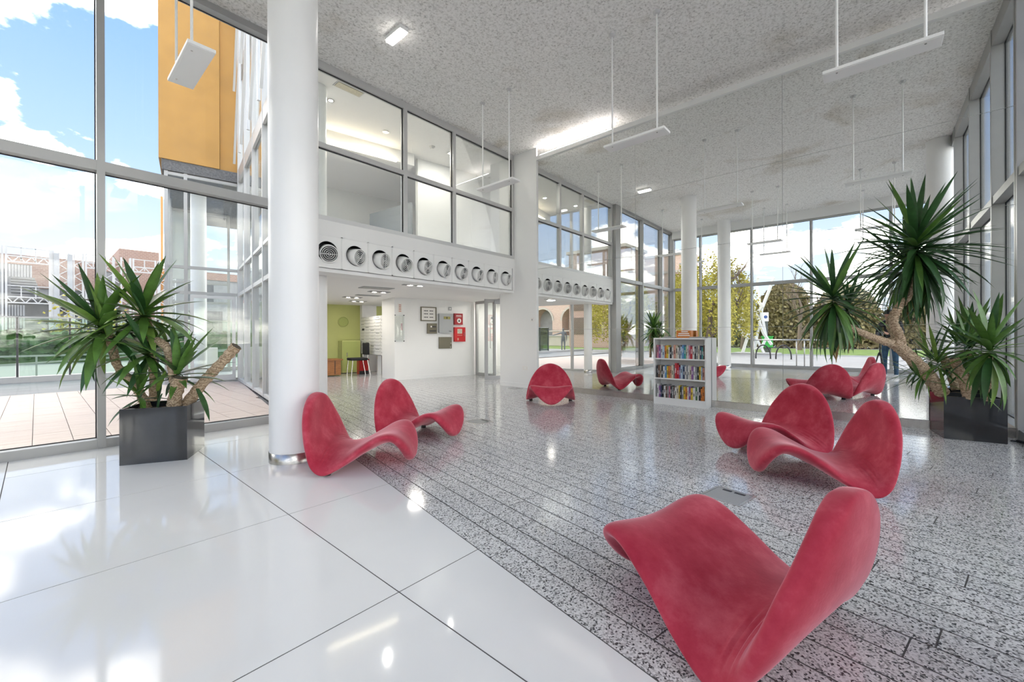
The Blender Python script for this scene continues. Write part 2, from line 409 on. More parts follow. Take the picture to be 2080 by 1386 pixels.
# ---- wall with the row of air nozzles
wb = struct(MB().box(2.40, XM - .035, YW, YW + .40, 2.56, 2.765).box(2.40, XM - .035, YW + .02, YW + .40, 2.03, 2.085).box(2.40, XM - .035, YW + .36, YW + .40, 2.085, 2.56).box(6.765, XM - .035, YW, YW + .36, 2.085, 2.56).box(2.40, 2.525, YW, YW + .36, 2.085, 2.56).build('wall_back', 'white_paint'))

def glazing(name, pts_mull, segs, axis, base, depth, panes=True, mull_w=.06, top=ZC, glass='glass', sill=.09, frame='aluminium'):
    """curtain wall: mullions at the given stations along one axis, horizontal members at z heights"""
    win = struct(empty(name))
    def put(mb, a0, a1, b0, b1, z0, z1):
        return mb.box(a0, a1, b0, b1, z0, z1) if axis == 'x' else mb.box(b0, b1, a0, a1, z0, z1)
    lo, hi = base + min(depth, 0), base + max(depth, 0)
    for p in pts_mull:
        put(MB(), p - mull_w / 2, p + mull_w / 2, lo, hi, 0, top).build('mullion', frame, win)
    a0, a1 = pts_mull[0], pts_mull[-1]
    for z0, z1 in segs:
        for i in range(len(pts_mull) - 1):
            put(MB(), pts_mull[i] + mull_w / 2, pts_mull[i + 1] - mull_w / 2, lo + .01, hi - .01, z0, z1).build('transom', frame, win)
    for i in range(len(pts_mull) - 1):
        for j in range(len(segs) - 1):
            p0, p1 = pts_mull[i] + mull_w / 2, pts_mull[i + 1] - mull_w / 2; z0, z1 = segs[j][1], segs[j + 1][0]
            m = base + (depth * .8)
            put(MB(), p0, p1, m - .004, m + .004, z0, z1).build('pane', glass, win)
            gk = MB(); bb = m - (.012 if depth > 0 else -.012)
            b0, b1 = min(m, bb), max(m, bb)
            put(gk, p0, p1, b0, b1, z0, z0 + .008); put(gk, p0, p1, b0, b1, z1 - .008, z1); put(gk, p0, p0 + .008, b0, b1, z0, z1); put(gk, p1 - .008, p1, b0, b1, z0, z1)
            gk.build('gasket', 'gasket', win)
    return win
# courtyard glazing (left of the photo), same plane as the fan wall
g1 = glazing('window_1', [XF + .05, -1.225, .428, 2.08], [(0, .09), (2.77, 2.87), (4.93, ZC)], 'x', YW - .08, .16)
MB().box(2.11, 2.40, YW - .10, YW + .14, 0, ZC).build('corner_post', 'aluminium', g1)
# street facade behind the camera (seen in the mirror)
g2 = glazing('window_2', [YR + .03, -.34, 1.51, 3.16, 4.81, YW - .1], [(0, .10), (2.77, 2.87), (4.70, 4.74)], 'y', XF + .10, -.16)
MB().box(XF - .10, XF + .16, YR, YW - .09, 4.74, ZC).build('bulkhead', 'white_paint', g2)
# rear glazing with deep fins
g3 = glazing('window_3', [XF + .1, -.98, .67, 2.32, 3.97, 5.62, XM - .04], [(0, .10), (2.77, 2.87), (4.80, ZC)], 'x', YR + .14, -.16)

# upper windows above the air nozzles
def upper_windows():
    win = struct(empty('window_4')); y0, y1 = YW + .0, YW + .09
    xs = [2.43, 4.06, 5.13, XM - .06]
    for x in xs: MB().box(x - .035, x + .035, y0, y1, 2.765, ZC).build('mullion', 'aluminium_light', win)
    for i in range(3):
        a, b = xs[i] + .035, xs[i + 1] - .035
        for z0, z1 in ((2.765, 2.83), (3.79, 3.86), (4.90, ZC)): MB().box(a, b, y0, y1, z0, z1).build('transom', 'aluminium_light', win)
        for z0, z1 in ((2.83, 3.79), (3.86, 4.90)):
            MB().box(a, b, y0 + .05, y0 + .056, z0, z1).build('pane', 'glass', win)
            gk = MB().box(a, b, y0 + .03, y0 + .05, z1 - .012, z1).box(b - .012, b, y0 + .03, y0 + .05, z0, z1); gk.build('gasket', 'gasket', win)
    return win
upper_windows()

# return glazing between the corridor and the courtyard
FAR = W(6.32, -.15)
def return_glazing():
    win = struct(empty('window_5')); a = Vector((R0[0], R0[1])); b = Vector(FAR); u = (b - a).normalized(); n = Vector((u.y, -u.x)); L = (b - a).length
    st = [.12, 1.35, 2.6, 3.85, 5.1, L - .03]; zz = [(0, .06), (2.12, 2.20), (2.78, 2.84), (5.0, 5.3), (7.6, 7.68), (9.4, 9.5)]
    P = lambda s: a + u * s
    for s in st: MB().obox(P(s), u, n, .03, .06, 0, 9.5).build('mullion', 'aluminium_light', win)
    for z0, z1 in zz:
        for i in range(5):
            c = P((st[i] + st[i + 1]) / 2); h = (st[i + 1] - st[i]) / 2 - .03
            MB().obox(c, u, n, h, .05, z0, z1).build('transom', 'aluminium_light', win)
    for i in range(5):
        c = P((st[i] + st[i + 1]) / 2); h = (st[i + 1] - st[i]) / 2 - .03
        for j in range(5):
            MB().obox(c, u, n, h, .004, zz[j][1], zz[j + 1][0]).build('pane', 'glass', win)
    # upright fins before the upper storeys; the slanting bars imitate reflections in the glass
    for i in range(4):
        s0 = 1.0 + 1.35 * i; c0 = P(s0) - n * .14; c1 = P(s0 + 1.1) - n * .14
        MB().bar((c0.x, c0.y, 5.3), (c0.x, c0.y, 9.4), .05).build('fin', 'aluminium_light', win)
        MB().bar((c0.x, c0.y, 7.6), (c1.x, c1.y, 5.4), .05).build('reflection_bar', 'aluminium_light', win)
        MB().bar((c0.x, c0.y, 9.3), (c1.x, c1.y, 7.2), .05).build('reflection_bar', 'aluminium_light', win)
    return win
return_glazing()

# corridor and upper room shell
zc2 = 2.07
struct(MB().prism([(2.42, YW + .40), (XM + .02, YW + .40), (XM + .02, 6.0), (9.2, 6.0), W(7.2, 6.2), W(7.2, .05), W(.6, .12)], zc2, 2.62).build('ceiling_corridor', 'ceiling_white'))
struct(MB().prism([(2.42, YW + .10), (9.2, YW + .10), W(7.2, 6.2), W(7.2, .12), W(.6, .12)], 4.97, 5.15).build('ceiling_upper', 'ceiling_white'))
wl = struct(MB().prism([W(7.0, .02), W(7.0, 6.2), W(7.2, 6.2), W(7.2, .02)], 0, zc2).build('wall_far', 'lime_wall'))
struct(MB().prism([W(5.2, .3), W(5.2, 6.2), W(5.35, 6.2), W(5.35, .3)], 2.62, 4.97).build('wall_upper_far', 'white_paint'))
struct(MB().prism([W(3.78, 3.16), W(3.78, 5.27), W(3.95, 5.27), W(3.95, 3.16)], 0, zc2).build('wall_panels', 'white_paint'))
pl = struct(MB().prism([W(3.74, 2.86), W(3.74, 3.16), W(4.6, 3.16), W(4.6, 2.86)], 0, zc2).build('wall_pier', 'white_paint'))
MB().prism([W(3.765, 3.16), W(3.765, 5.22), W(3.78, 5.22), W(3.78, 3.16)], 0, .10).build('skirting', 'white_paint', pl)
struct(MB().prism([W(6.78, 3.05), W(6.78, 3.5), W(6.98, 3.5), W(6.98, 3.05)], 0, zc2).build('wall_post', 'white_paint'))
# space beyond the glass door
struct(MB().prism([W(.3, 6.15), W(4.2, 6.15), W(4.2, 6.3), W(.3, 6.3)], 0, 5.0).build('wall_lobby', 'white_paint'))
MB().prism([W(.3, 6.13), W(4.2, 6.13), W(4.2, 6.15), W(.3, 6.15)], 0, .22).build('skirting', 'white_paint', bpy.data.objects['wall_lobby'])
struct(MB().prism([W(3.95, 5.0), W(4.1, 5.0), W(4.1, 6.3), W(3.95, 6.3)], 0, zc2).build('wall_lobby_end', 'white_paint'))
# upper room walls
struct(MB().prism([W(2.15, 2.75), W(2.15, 6.2), W(2.27, 6.2), W(2.27, 2.75)], 2.62, 4.97).build('wall_partition', 'white_paint'))
gw = struct(MB().prism([W(2.2, 2.60), W(3.6, 2.2), W(3.62, 2.26), W(2.22, 2.66)], 2.62, 4.0).build('wall_grey', 'grey_wall'))
bh = struct(MB().prism([W(2.0, .15), W(2.0, 2.6), W(2.6, 2.6), W(2.6, .15)], 4.72, 4.97).build('trim_2', 'ceiling_white'))
MB().prism([W(1.97, .6), W(1.97, 2.2), W(2.0, 2.2), W(2.0, .6)], 4.70, 4.73).build('strip_lamp', 'glow_warm', bh)

# ---- columns
def column(x, y, r, label_n, collar=True, top=ZC):
    c = struct(empty('column', (x, y, 0)))
    MB().lathe([(r, .09 if collar else 0), (r, top)], (x, y, 0), 48).build('shaft', 'column_paint', c, smooth=True)
    if collar: MB().lathe([(r + .004, 0), (r + .004, .09), (r - .01, .095)], (x, y, 0), 48).build('collar', 'steel', c, smooth=True)
    return c
column(1.543, 3.975, .204, 0); column(-1.72, 3.88, .20, 1); column(1.75, -.98, .20, 2); column(2.87, 6.47, .12, 3, top=4.97)

# ================================================================== lounge chairs
ST = [(0.0, -.293, .64, .02, -.02, .145), (.06, -.300, .592, .037, -.02, .195), (.14, -.301, .502, .053, -.02, .262), (.23, -.287, .392, .06, -.03, .336), (.32, -.246, .282, .046, -.06, .388), (.41, -.168, .19, .019, -.1, .416),
      (.5, -.048, .145, -.003, -.11, .415), (.6, .11, .153, -.02, -.06, .395), (.7, .265, .208, -.03, 0.0, .37), (.79, .403, .255, -.02, .055, .35), (.86, .5, .245, 0.0, .085, .325), (.93, .575, .15, .01, .12, .27), (1.0, .6, .03, 0.0, .12, .19)]
def st_interp(s, k):
    n = len(ST); i = 0
    while i < n - 2 and s > ST[i + 1][0]: i += 1
    s0, s1 = ST[i][0], ST[i + 1][0]; t = (s - s0) / (s1 - s0); v = lambda j: ST[min(max(j, 0), n - 1)]
    m = lambda j: (v(j + 1)[k] - v(j - 1)[k]) / (v(j + 1)[0] - v(j - 1)[0])
    h = s1 - s0
    return (2 * t ** 3 - 3 * t * t + 1) * v(i)[k] + (t ** 3 - 2 * t * t + t) * h * m(i) + (-2 * t ** 3 + 3 * t * t) * v(i + 1)[k] + (t ** 3 - t * t) * h * m(i + 1)
def chair_mid(s, u):
    w = st_interp(s, 5)
    if s < .16: w *= math.sqrt(max(0, 1 - ((.16 - s) / .16) ** 2.4))
    if s > .86: w *= math.sqrt(max(0, 1 - ((s - .86) / .14) ** 2.4))
    y = u * w; q = (y / .40) ** 2
    return Vector(((st_interp(s, 1) + st_interp(s, 3) * q) * .92, y, (st_interp(s, 2) + st_interp(s, 4) * q) * .975))
def chair_mesh():
    NS, NU, T = 150, 36, .042
    S = [.5 * (.5 - .5 * math.cos(math.pi * i / NS)) + .5 * i / NS for i in range(NS + 1)]
    U = [math.sin(math.pi / 2 * (-1 + 2 * j / NU)) for j in range(NU + 1)]
    bm = bmesh.new(); rows = {1: [], -1: []}
    for s in S:
        for sd in (1, -1): rows[sd].append([])
        for u in U:
            e = 1e-3; uu = max(-.999, min(.999, u)); sc = min(max(s, .004), .996)
            p = chair_mid(s, u); a = chair_mid(min(s + e, 1 - 1e-4), uu) - chair_mid(max(s - e, 1e-4), uu); b = chair_mid(sc, uu + e) - chair_mid(sc, uu - e)
            n = a.cross(b)
            n = n.normalized() if n.length > 1e-12 else Vector((0, 0, 1))
            th = T * math.sqrt(max(0, 1 - abs(u) ** 5)) * math.sqrt(max(0, 1 - abs(2 * s - 1) ** 40))
            # creases where the seat folds into the back, near both sides
            wr = 0.0
            if .34 < s < .56 and abs(u) < .97:
                env = math.exp(-((s - .445) / .045) ** 2) * (math.exp(-((abs(u) - .62) / .22) ** 2))
                wr = .0075 * env * math.sin((s - .445) * 2 * math.pi / .030 + 1.6 * abs(u))
            rows[1][-1].append(bm.verts.new(p + n * (th + wr))); rows[-1][-1].append(bm.verts.new(p - n * th))
    for i in range(NS):
        for j in range(NU):
            A = rows[1]; B = rows[-1]
            bm.faces.new((A[i][j], A[i + 1][j], A[i + 1][j + 1], A[i][j + 1])); bm.faces.new((B[i][j], B[i][j + 1], B[i + 1][j + 1], B[i + 1][j]))
    bmesh.ops.remove_doubles(bm, verts=bm.verts, dist=3e-4)
    bmesh.ops.recalc_face_normals(bm, faces=bm.faces)
    zmin = min(v.co.z for v in bm.verts)
    for v in bm.verts: v.co.z -= zmin - .013
    me = bpy.data.meshes.new('upholstery'); bm.to_mesh(me); bm.free()
    for p in me.polygons: p.use_smooth = True
    me.materials.append(MATS['red_velvet'])
    return me
chair_me = chair_mesh()
foot_me = None
def lounge_chair(x, y, deg, label):
    global foot_me
    t = thing('lounge_chair', label, 'chair', (x, y, 0), R(deg), 'red wave lounge chairs in the lobby')
    o = bpy.data.objects.new('upholstery', chair_me); COL.objects.link(o); o.parent = t
    if foot_me is None:
        f = MB().lathe([(.0, 0), (.028, 0), (.030, .012), (.022, .05), (0, .05)], (0, 0, 0), 12).build('foot', 'black_plastic', t, local=True); foot_me = f.data
        f.location = (-.045, .335, 0)
    else:
        f = bpy.data.objects.new('foot', foot_me); COL.objects.link(f); f.parent = t; f.location = (-.045, .335, 0)
    for px, py in ((-.045, -.335),):
        f = bpy.data.objects.new('foot', foot_me); COL.objects.link(f); f.parent = t; f.location = (px, py, 0)
    return t
for a in ((1.775, .333, 74.3, 'red velvet wave chair in the foreground, nearest the camera, back to the right'),
          (1.808, 3.495, -48, 'red velvet wave chair beside the thick white column on the tile edge'),
          (2.785, 3.955, -68.5, 'red velvet wave chair just behind the one beside the white column'),
          (5.73, 4.145, -143, 'red velvet wave chair facing the camera beside the pilaster and mirror'),
          (4.835, .709, 143.8, 'red velvet wave chair nearer the mirror of the two set close together'),
          (4.025, .229, 116, 'red velvet wave chair overlapping in front of another, right of the floor hatch')):
    lounge_chair(*a)

# ================================================================== pendants and ceiling fittings
def pendant(x, y, label):
    t = thing('pendant_panel', label, 'pendant', (x, y, ZC), 0, 'white hanging panels under the lobby ceiling')
    zb = 3.56
    MB().box(x - .10, x + .10, y - .40, y + .40, zb, zb + .03).build('panel', 'lamp_white', t, bevel=.004)
    MB().box(x - .085, x + .085, y - .385, y + .385, zb - .003, zb).build('underside', 'lamp_white', t)
    for s in (-.295, .295):
        r = MB().tube([(x - .05, y + s, zb + .03), (x - .05, y + s, ZC)], .011, 8).build('rod', 'lamp_white', t)
        MB().lathe([(0, -.03), (.03, -.03), (.045, 0)], (x - .05, y + s, ZC), 14).build('ceiling_rose', 'aluminium_light', r, smooth=True)
        MB().lathe([(0, .0), (.008, .0), (.008, .006), (0, .006)], (x - .05, y + s, zb - .008), 8).build('bolt', 'steel', t)
    return t
for x, y, l in ((4.98, -.03, 'white hanging panel on two rods, nearest, upper right of the photo'),
                (4.98, 2.27, 'white hanging panel on two rods, middle of the row along the mirror'),
                (4.98, 4.65, 'white hanging panel on two rods in front of the pilaster'),
                (.93, 4.69, 'hanging panel in front of the orange cladding, at the upper left'),
                (.95, 2.22, 'hanging panel of the second row, seen in the mirror'),
                (.98, -.04, 'hanging panel by the rear glazing, mirrored beside the tall yucca'),
                (-.98, 2.28, 'small hanging panel against the sky in the mirror above the white sculpture'),
                (-.94, -.05, 'hanging panel by the street windows in the mirror beside the tall yucca head'),
                (-.98, 4.69, 'hanging panel in the mirror between the two round columns')):
    pendant(x, y, l)
t = thing('emergency_light', 'lit white emergency light fixed to the sprayed ceiling', 'ceiling light', (3.05, 4.62, ZC))
MB().box(2.99, 3.11, 4.45, 4.79, ZC - .05, ZC).build('housing', 'lamp_white', t)
MB().box(3.00, 3.10, 4.46, 4.78, ZC - .075, ZC - .05).build('diffuser', 'glow_white', t)

# ================================================================== air nozzles
def nozzle(i, x):
    t = thing('air_nozzle', 'round white ring air vent above the opening, %s from the thick white column' % ORD[i], 'air vent', (x, YW, 2.315), 0, 'row of round air vents')
    y0 = YW - .004; hw, z0, z1, r, n = .2095, 2.087, 2.558, .155, 40
    mb = MB()
    ring = []; outer = []
    for k in range(n):
        a = 2 * math.pi * k / n; c, s = math.cos(a), math.sin(a); m = max(abs(c) / hw, abs(s) / ((z1 - z0) / 2))
        ring.append((x + r * c, y0, 2.315 + r * s)); outer.append((x + c / m, y0, (z0 + z1) / 2 + s / m))
    b = len(mb.v); mb.v += ring + outer
    for k in range(n): k2 = (k + 1) % n; mb.f.append((b + k, b + k2, b + n + k2, b + n + k))
    mb.build('cover_plate', 'white_paint', t)
    fr = MB()
    for a0, a1, c0, c1 in ((x - hw, x + hw, z0, z0 + .012), (x - hw, x + hw, z1 - .012, z1), (x - hw, x - hw + .012, z0, z1), (x + hw - .012, x + hw, z0, z1)): fr.box(a0, a1, y0 - .004, y0, c0, c1)
    fr.build('plate_frame', 'white_paint', t)
    MB().lathe([(r, 0), (r, .16), (0, .16)], (x, y0, 2.315), n, (0, 1, 0)).build('recess', 'black_plastic', t)
    MB().lathe([(r + .006, -.004), (r + .006, -.010), (r - .004, -.010), (r - .004, .0)], (x, y0, 2.315), n, (0, 1, 0)).build('bezel', 'white_paint', t)
    tx = (-.35, .25, .32, .06, .22, .25, .16, .2, .24, .2)[i]; tz = (-.30, -.15, -.12, -.34, -.15, -.22, -.28, -.2, -.14, -.2)[i]
    ax = Vector((tx, -1, tz)).normalized(); c = Vector((x + .026, y0 + .02, 2.300)); R1 = .126
    d = MB().lathe([(R1 * .90, -.12), (R1, -.05), (R1, .085), (R1 - .008, .092), (R1 - .014, .088), (R1 - .016, .05)], c, n, ax).build('drum', 'white_paint', t, smooth=True)
    MB().lathe([(0, .052), (R1 - .014, .052)], c, n, ax).build('dark_core', 'black_plastic', d)
    for k, rr in enumerate((.098, .073, .048, .023)):
        MB().lathe([(rr, .070), (rr, .088), (rr - .006, .088), (rr - .006, .070)], c, n, ax).build('ring', 'white_paint', d)
    u = ax.cross(Vector((0, 0, 1))).normalized(); w = ax.cross(u)
    a = (0, 1.0, 1.57, -1.0, .7, 1.2, .3, .9, 1.57, 1.1)[i]; v = u * math.cos(a) + w * math.sin(a); q = c + ax * .090
    MB().bar(q - v * (R1 - .014), q + v * (R1 - .014), .008, .006).build('cross_bar', 'white_paint', d)
for i in range(10): nozzle(i, 2.738 + .4215 * i)

# ================================================================== yuccas in black planters
def leaf_mesh(L, wid, droop, fold, name):
    mb = MB(); n = 7
    for i in range(n + 1):
        t = i / n; w = wid * (.55 + .45 * min(1, t * 3)) * (1 - max(0, (t - .45) / .55) ** 1.6) * .5 if t < 1 else 0
        # the blade runs along +Z from its base and bends towards +X
        a = droop * t; x = L * (droop * t * t / 2) * .9; z = L * (t - .28 * droop * droop * t ** 3 / 2 * .9)
        ca, sa = math.cos(a * .9), math.sin(a * .9)
        mb.v += [(x - fold * w * ca, -w, z + fold * w * sa), (x, 0, z), (x - fold * w * ca, w, z + fold * w * sa)]
    for i in range(n):
        for j in range(2): mb.f.append((i * 3 + j, i * 3 + j + 1, i * 3 + j + 4, i * 3 + j + 3))
    me = bpy.data.meshes.new(name); me.from_pydata(mb.v, [], mb.f); me.update()
    for p in me.polygons: p.use_smooth = True
    return me
LEAVES = {}
def leaf_variant(k, m, wid=.046):
    key = (k, m, wid)
    if key not in LEAVES:
        me = leaf_mesh(1.0, wid, (.10, .35, .7, 1.1)[k], .35, 'leaf'); me.materials.append(MATS[m]); LEAVES[key] = me
    return LEAVES[key]
def head(plant, c, axis, n, length, seed, spread=(8, 125), mats=('leaf', 'leaf', 'leaf_dark', 'leaf_light'), dry=0, wid=.145, stem=.10, pw=.85):
    """rosette of blades round an axis; outer ones droop. wid is relative to the blade length"""
    rn = random.Random(seed); ax = Vector(axis).normalized(); u = ax.orthogonal().normalized(); v = ax.cross(u); c = Vector(c)
    for i in range(n):
        f = (i + .5) / n; ang = R(spread[0] + (spread[1] - spread[0]) * f ** pw + rn.uniform(-7, 7)); ph = i * 2.39996 + rn.uniform(-.3, .3)
        out = u * math.cos(ph) + v * math.sin(ph)
        d = (ax * math.cos(ang) + out * math.sin(ang)).normalized()
        # bend towards the ground
        g = Vector((0, 0, -1)); x = (g - d * g.dot(d))
        x = x.normalized() if x.length > .05 else out
        y = d.cross(x).normalized(); L = length * rn.uniform(.78, 1.08) * (1 - .12 * f)
        k = 0 if f < .22 else (1 if f < .5 else 2 if rn.random() < .75 else 3)
        if f > .55 and rn.random() < .35: k = 1
        m = rn.choice(mats)
        if i >= n - dry: m = 'leaf_dry'
        b = c + ax * (stem * (.5 - f))
        tip = b + d * L
        if tip.x > XM - .03 or tip.y < YR + .12 or tip.y > YW - .1:
            L *= .62; tip = b + d * L
            if tip.x > XM - .02 or tip.y < YR + .1 or tip.y > YW - .09: continue
        mw = Matrix(((x.x * L, y.x * L, d.x * L, b.x), (x.y * L, y.y * L, d.y * L, b.y), (x.z * L, y.z * L, d.z * L, b.z), (0, 0, 0, 1)))
        share('leaf', leaf_variant(k, m, wid), plant, mw)
def single_leaf(plant, base, tip, k=1, m='leaf', wid=.08):
    b = Vector(base); d = Vector(tip) - b; L = d.length; d.normalize(); g = Vector((0, 0, -1)); x = (g - d * g.dot(d)).normalized(); y = d.cross(x)
    share('leaf', leaf_variant(k, m, wid), plant, Matrix(((x.x * L, y.x * L, d.x * L, b.x), (x.y * L, y.y * L, d.y * L, b.y), (x.z * L, y.z * L, d.z * L, b.z), (0, 0, 0, 1))))
def trunk(plant, pts, rads, cut=False):
    """knobbly cane through the points"""
    P = []; Q = []; pts = [Vector(p) for p in pts]; rn = random.Random(len(pts) * 13 + int(pts[0].x * 100))
    n = len(pts)
    for i in range(n - 1):
        p0, p1, p2, p3 = pts[max(i - 1, 0)], pts[i], pts[i + 1], pts[min(i + 2, n - 1)]
        for s in range(7):
            t = s / 7; q = .5 * ((2 * p1) + (p2 - p0) * t + (2 * p0 - 5 * p1 + 4 * p2 - p3) * t * t + (3 * p1 - p0 - 3 * p2 + p3) * t ** 3)
            P.append(q); Q.append((rads[i] * (1 - t) + rads[i + 1] * t) * (1 + .07 * ((s % 2) * 2 - 1) + rn.uniform(-.03, .03)))
    P.append(pts[-1]); Q.append(rads[-1])
    o = MB().tube(P, Q, 12).build('trunk', 'yucca_bark', plant, smooth=True)
    if cut:
        d = (P[-1] - P[-2]).normalized()
        MB().tube([P[-1] - d * .002, P[-1] + d * .006], rads[-1] * .86, 12).build('cut_end', 'cut_wood', o)
    return o
def planter(t, p1, ang, size, h):
    u = (math.cos(ang), math.sin(ang)); v = (-u[1], u[0])
    c = p1; th = .018
    def P(a, b): return (c[0] + a * u[0] + b * v[0], c[1] + a * u[1] + b * v[1])
    mb = MB()
    for q in ([P(0, 0), P(size, 0), P(size, th), P(0, th)], [P(0, size - th), P(size, size - th), P(size, size), P(0, size)], [P(0, th), P(th, th), P(th, size - th), P(0, size - th)], [P(size - th, th), P(size, th), P(size, size - th), P(size - th, size - th)]): mb.prism(q, 0, h)
    mb.prism([P(th, th), P(size - th, th), P(size - th, size - th), P(th, size - th)], .0, .03)
    mb.build('planter', 'black_gloss', t)
    MB().prism([P(th, th), P(size - th, th), P(size - th, size - th), P(th, size - th)], .03, h - .05).build('soil', 'soil', t)
def yucca_left():
    t = thing('potted_yucca', 'yucca with cut bare canes in a black cube planter by the courtyard glass', 'potted plant', (.79, 4.9, 0), 0, 'yuccas in black planters')
    planter(t, (.893, 4.68), R(62.5), .48, .485)   # corner nearest the camera, then along its right face
    B = lambda x, y, d=3.95: pat(x, y, d)
    trunk(t, [B(352, 835, 3.9), B(357, 800, 3.9), B(366, 768, 3.9)], [.058, .056, .062], True)
    trunk(t, [B(352, 778, 3.92), B(346, 735, 3.95), B(338, 705, 3.97), B(318, 692, 4.0)], [.030, .034, .036, .038])
    trunk(t, [B(372, 830, 4.0), B(415, 775, 4.02), B(452, 735, 4.04), B(480, 704, 4.06)], [.050, .048, .046, .052], True)
    trunk(t, [B(300, 835, 4.0), B(285, 800, 4.02), B(262, 770, 4.0), B(238, 742, 3.98), B(228, 705, 3.95), B(215, 665, 3.95)], [.045, .040, .036, .034, .034, .030])
    trunk(t, [B(310, 830, 4.15), B(312, 770, 4.15), B(305, 690, 4.15), B(298, 640, 4.1)], [.04, .036, .032, .030])
    ml = ('leaf', 'leaf', 'leaf_light', 'leaf_dark')
    head(t, B(208, 672, 3.93), (-.25, .10, .85), 46, .66, 21, (10, 140), ml)
    head(t, B(292, 640, 4.05), (-.1, .05, 1), 44, .60, 22, (12, 130), ml)
    head(t, B(300, 720, 4.02), (.1, .2, .9), 26, .52, 23, (30, 140), ('leaf', 'leaf_dark'))
    head(t, B(362, 762, 3.98), (.15, 0, 1), 26, .50, 24, (8, 115), ('leaf', 'leaf_dark', 'leaf'))
    head(t, B(283, 808, 3.85), (-.2, -.2, .8), 14, .34, 25, (15, 120), ml)
    for b, e, k, m in (((213, 680), (160, 585), 0, 'leaf'), ((215, 680), (130, 590), 0, 'leaf_dark'), ((215, 682), (186, 575), 0, 'leaf_light'), ((222, 682), (216, 592), 0, 'leaf'),
                       ((285, 640), (205, 553), 1, 'leaf_light'), ((285, 640), (238, 580), 0, 'leaf'), ((292, 640), (262, 577), 0, 'leaf_dark'), ((295, 640), (412, 662), 2, 'leaf'), ((300, 640), (350, 608), 1, 'leaf'),
                       ((358, 760), (358, 675), 0, 'leaf'), ((362, 760), (396, 682), 0, 'leaf'), ((370, 770), (460, 758), 1, 'leaf_dark'), ((285, 815), (228, 852), 1, 'leaf'), ((320, 795), (335, 745), 1, 'leaf_light'), ((330, 800), (305, 850), 2, 'leaf_dark'),
                       ((205, 690), (82, 724), 1, 'leaf'), ((205, 690), (115, 745), 2, 'leaf_light'), ((210, 695), (160, 790), 2, 'leaf_dark'), ((400, 790), (432, 850), 1, 'leaf_dark')):
        single_leaf(t, B(*b, 3.9), B(*e, 3.8), k, m, .15)
yucca_left()
def yucca_right():
    t = thing('potted_yucca', 'tall branching yucca in a black planter in front of the mirror', 'potted plant', (6.6, -.8, 0), 0, 'yuccas in black planters')
    planter(t, (6.35, -.545), R(-81), .46, .45)
    B = lambda x, y, d=4.42: pat(x, y, d)
    trunk(t, [B(1915, 800, 4.5), B(1893, 770, 4.48), B(1862, 738, 4.46), B(1830, 708, 4.45), B(1812, 695, 4.45)], [.062, .060, .060, .060, .056])
    trunk(t, [B(1818, 700, 4.45), B(1790, 692, 4.43), B(1755, 678, 4.40), B(1725, 665, 4.38), B(1695, 640, 4.36)], [.044, .038, .034, .032, .03])
    trunk(t, [B(1832, 708, 4.45), B(1826, 680, 4.44), B(1815, 655, 4.42), B(1822, 630, 4.40), B(1848, 595, 4.38), B(1860, 545, 4.36)], [.046, .042, .042, .040, .036, .030])
    trunk(t, [B(1968, 810, 4.35), B(1957, 775, 4.35), B(1945, 745, 4.35), B(1938, 728, 4.36)], [.046, .044, .042, .040], True)
    trunk(t, [B(2008, 815, 4.2), B(2010, 770, 4.18), B(2010, 725, 4.16)], [.03, .028, .026])
    dk = ('leaf', 'leaf_dark', 'leaf_dark', 'leaf_dark'); md = ('leaf', 'leaf_dark', 'leaf', 'leaf_light')
    head(t, B(1861, 512, 4.36), (-.02, .02, 1), 125, .76, 31, (5, 168), dk, dry=2, wid=.085, stem=.26, pw=.66)
    head(t, B(1693, 615, 4.34), (-.02, .05, 1), 76, .62, 32, (6, 168), dk, dry=3, wid=.095, stem=.18, pw=.66)
    head(t, B(2010, 716, 4.16), (.0, .0, 1), 46, .60, 33, (6, 165), md, wid=.12, stem=.12)
    head(t, B(1905, 740, 4.52), (-.15, .15, .9), 25, .48, 34, (8, 130), md, wid=.075)
    head(t, B(1962, 700, 4.42), (.05, .0, 1), 12, .42, 35, (6, 80), ('leaf', 'leaf_dark'), wid=.085)
    head(t, B(1870, 770, 4.5), (-.6, .3, .5), 10, .40, 36, (10, 90), md, wid=.08)
    single_leaf(t, B(2012, 712, 4.15), B(2016, 632, 4.05), 0, 'leaf', .14)
    single_leaf(t, B(2015, 715, 4.15), B(2079, 650, 3.95), 0, 'leaf_dark', .09)
yucca_right()

# ================================================================== bookcase and books
BX0, BX1, BY0, BY1, BH = XM - .265, XM - .020, 1.905, 2.715, 1.065
def bookcase():
    t = thing('bookcase', 'low white bookcase full of paperbacks standing against the mirror', 'bookcase', (BX0, (BY0 + BY1) / 2, 0))
    w = .022
    MB().box(BX0, BX1, BY0, BY0 + w, 0, BH).build('side_panel', 'bookcase_white', t); MB().box(BX0, BX1, BY1 - w, BY1, 0, BH).build('side_panel', 'bookcase_white', t)
    MB().box(BX1 - .006, BX1, BY0 + w, BY1 - w, 0, BH).build('back_panel', 'bookcase_white', t)
    MB().box(BX0, BX1 - .006, BY0 + w, BY1 - w, BH - w, BH).build('top_panel', 'bookcase_white', t)
    MB().box(BX0 + .005, BX0 + .025, BY0 + w, BY1 - w, 0, .09).build('toe_board', 'bookcase_white', t)
    for z in (.09, .405, .72): MB().box(BX0 + .002, BX1 - .006, BY0 + w, BY1 - w, z, z + .02).build('shelf', 'bookcase_white', t)
bookcase()
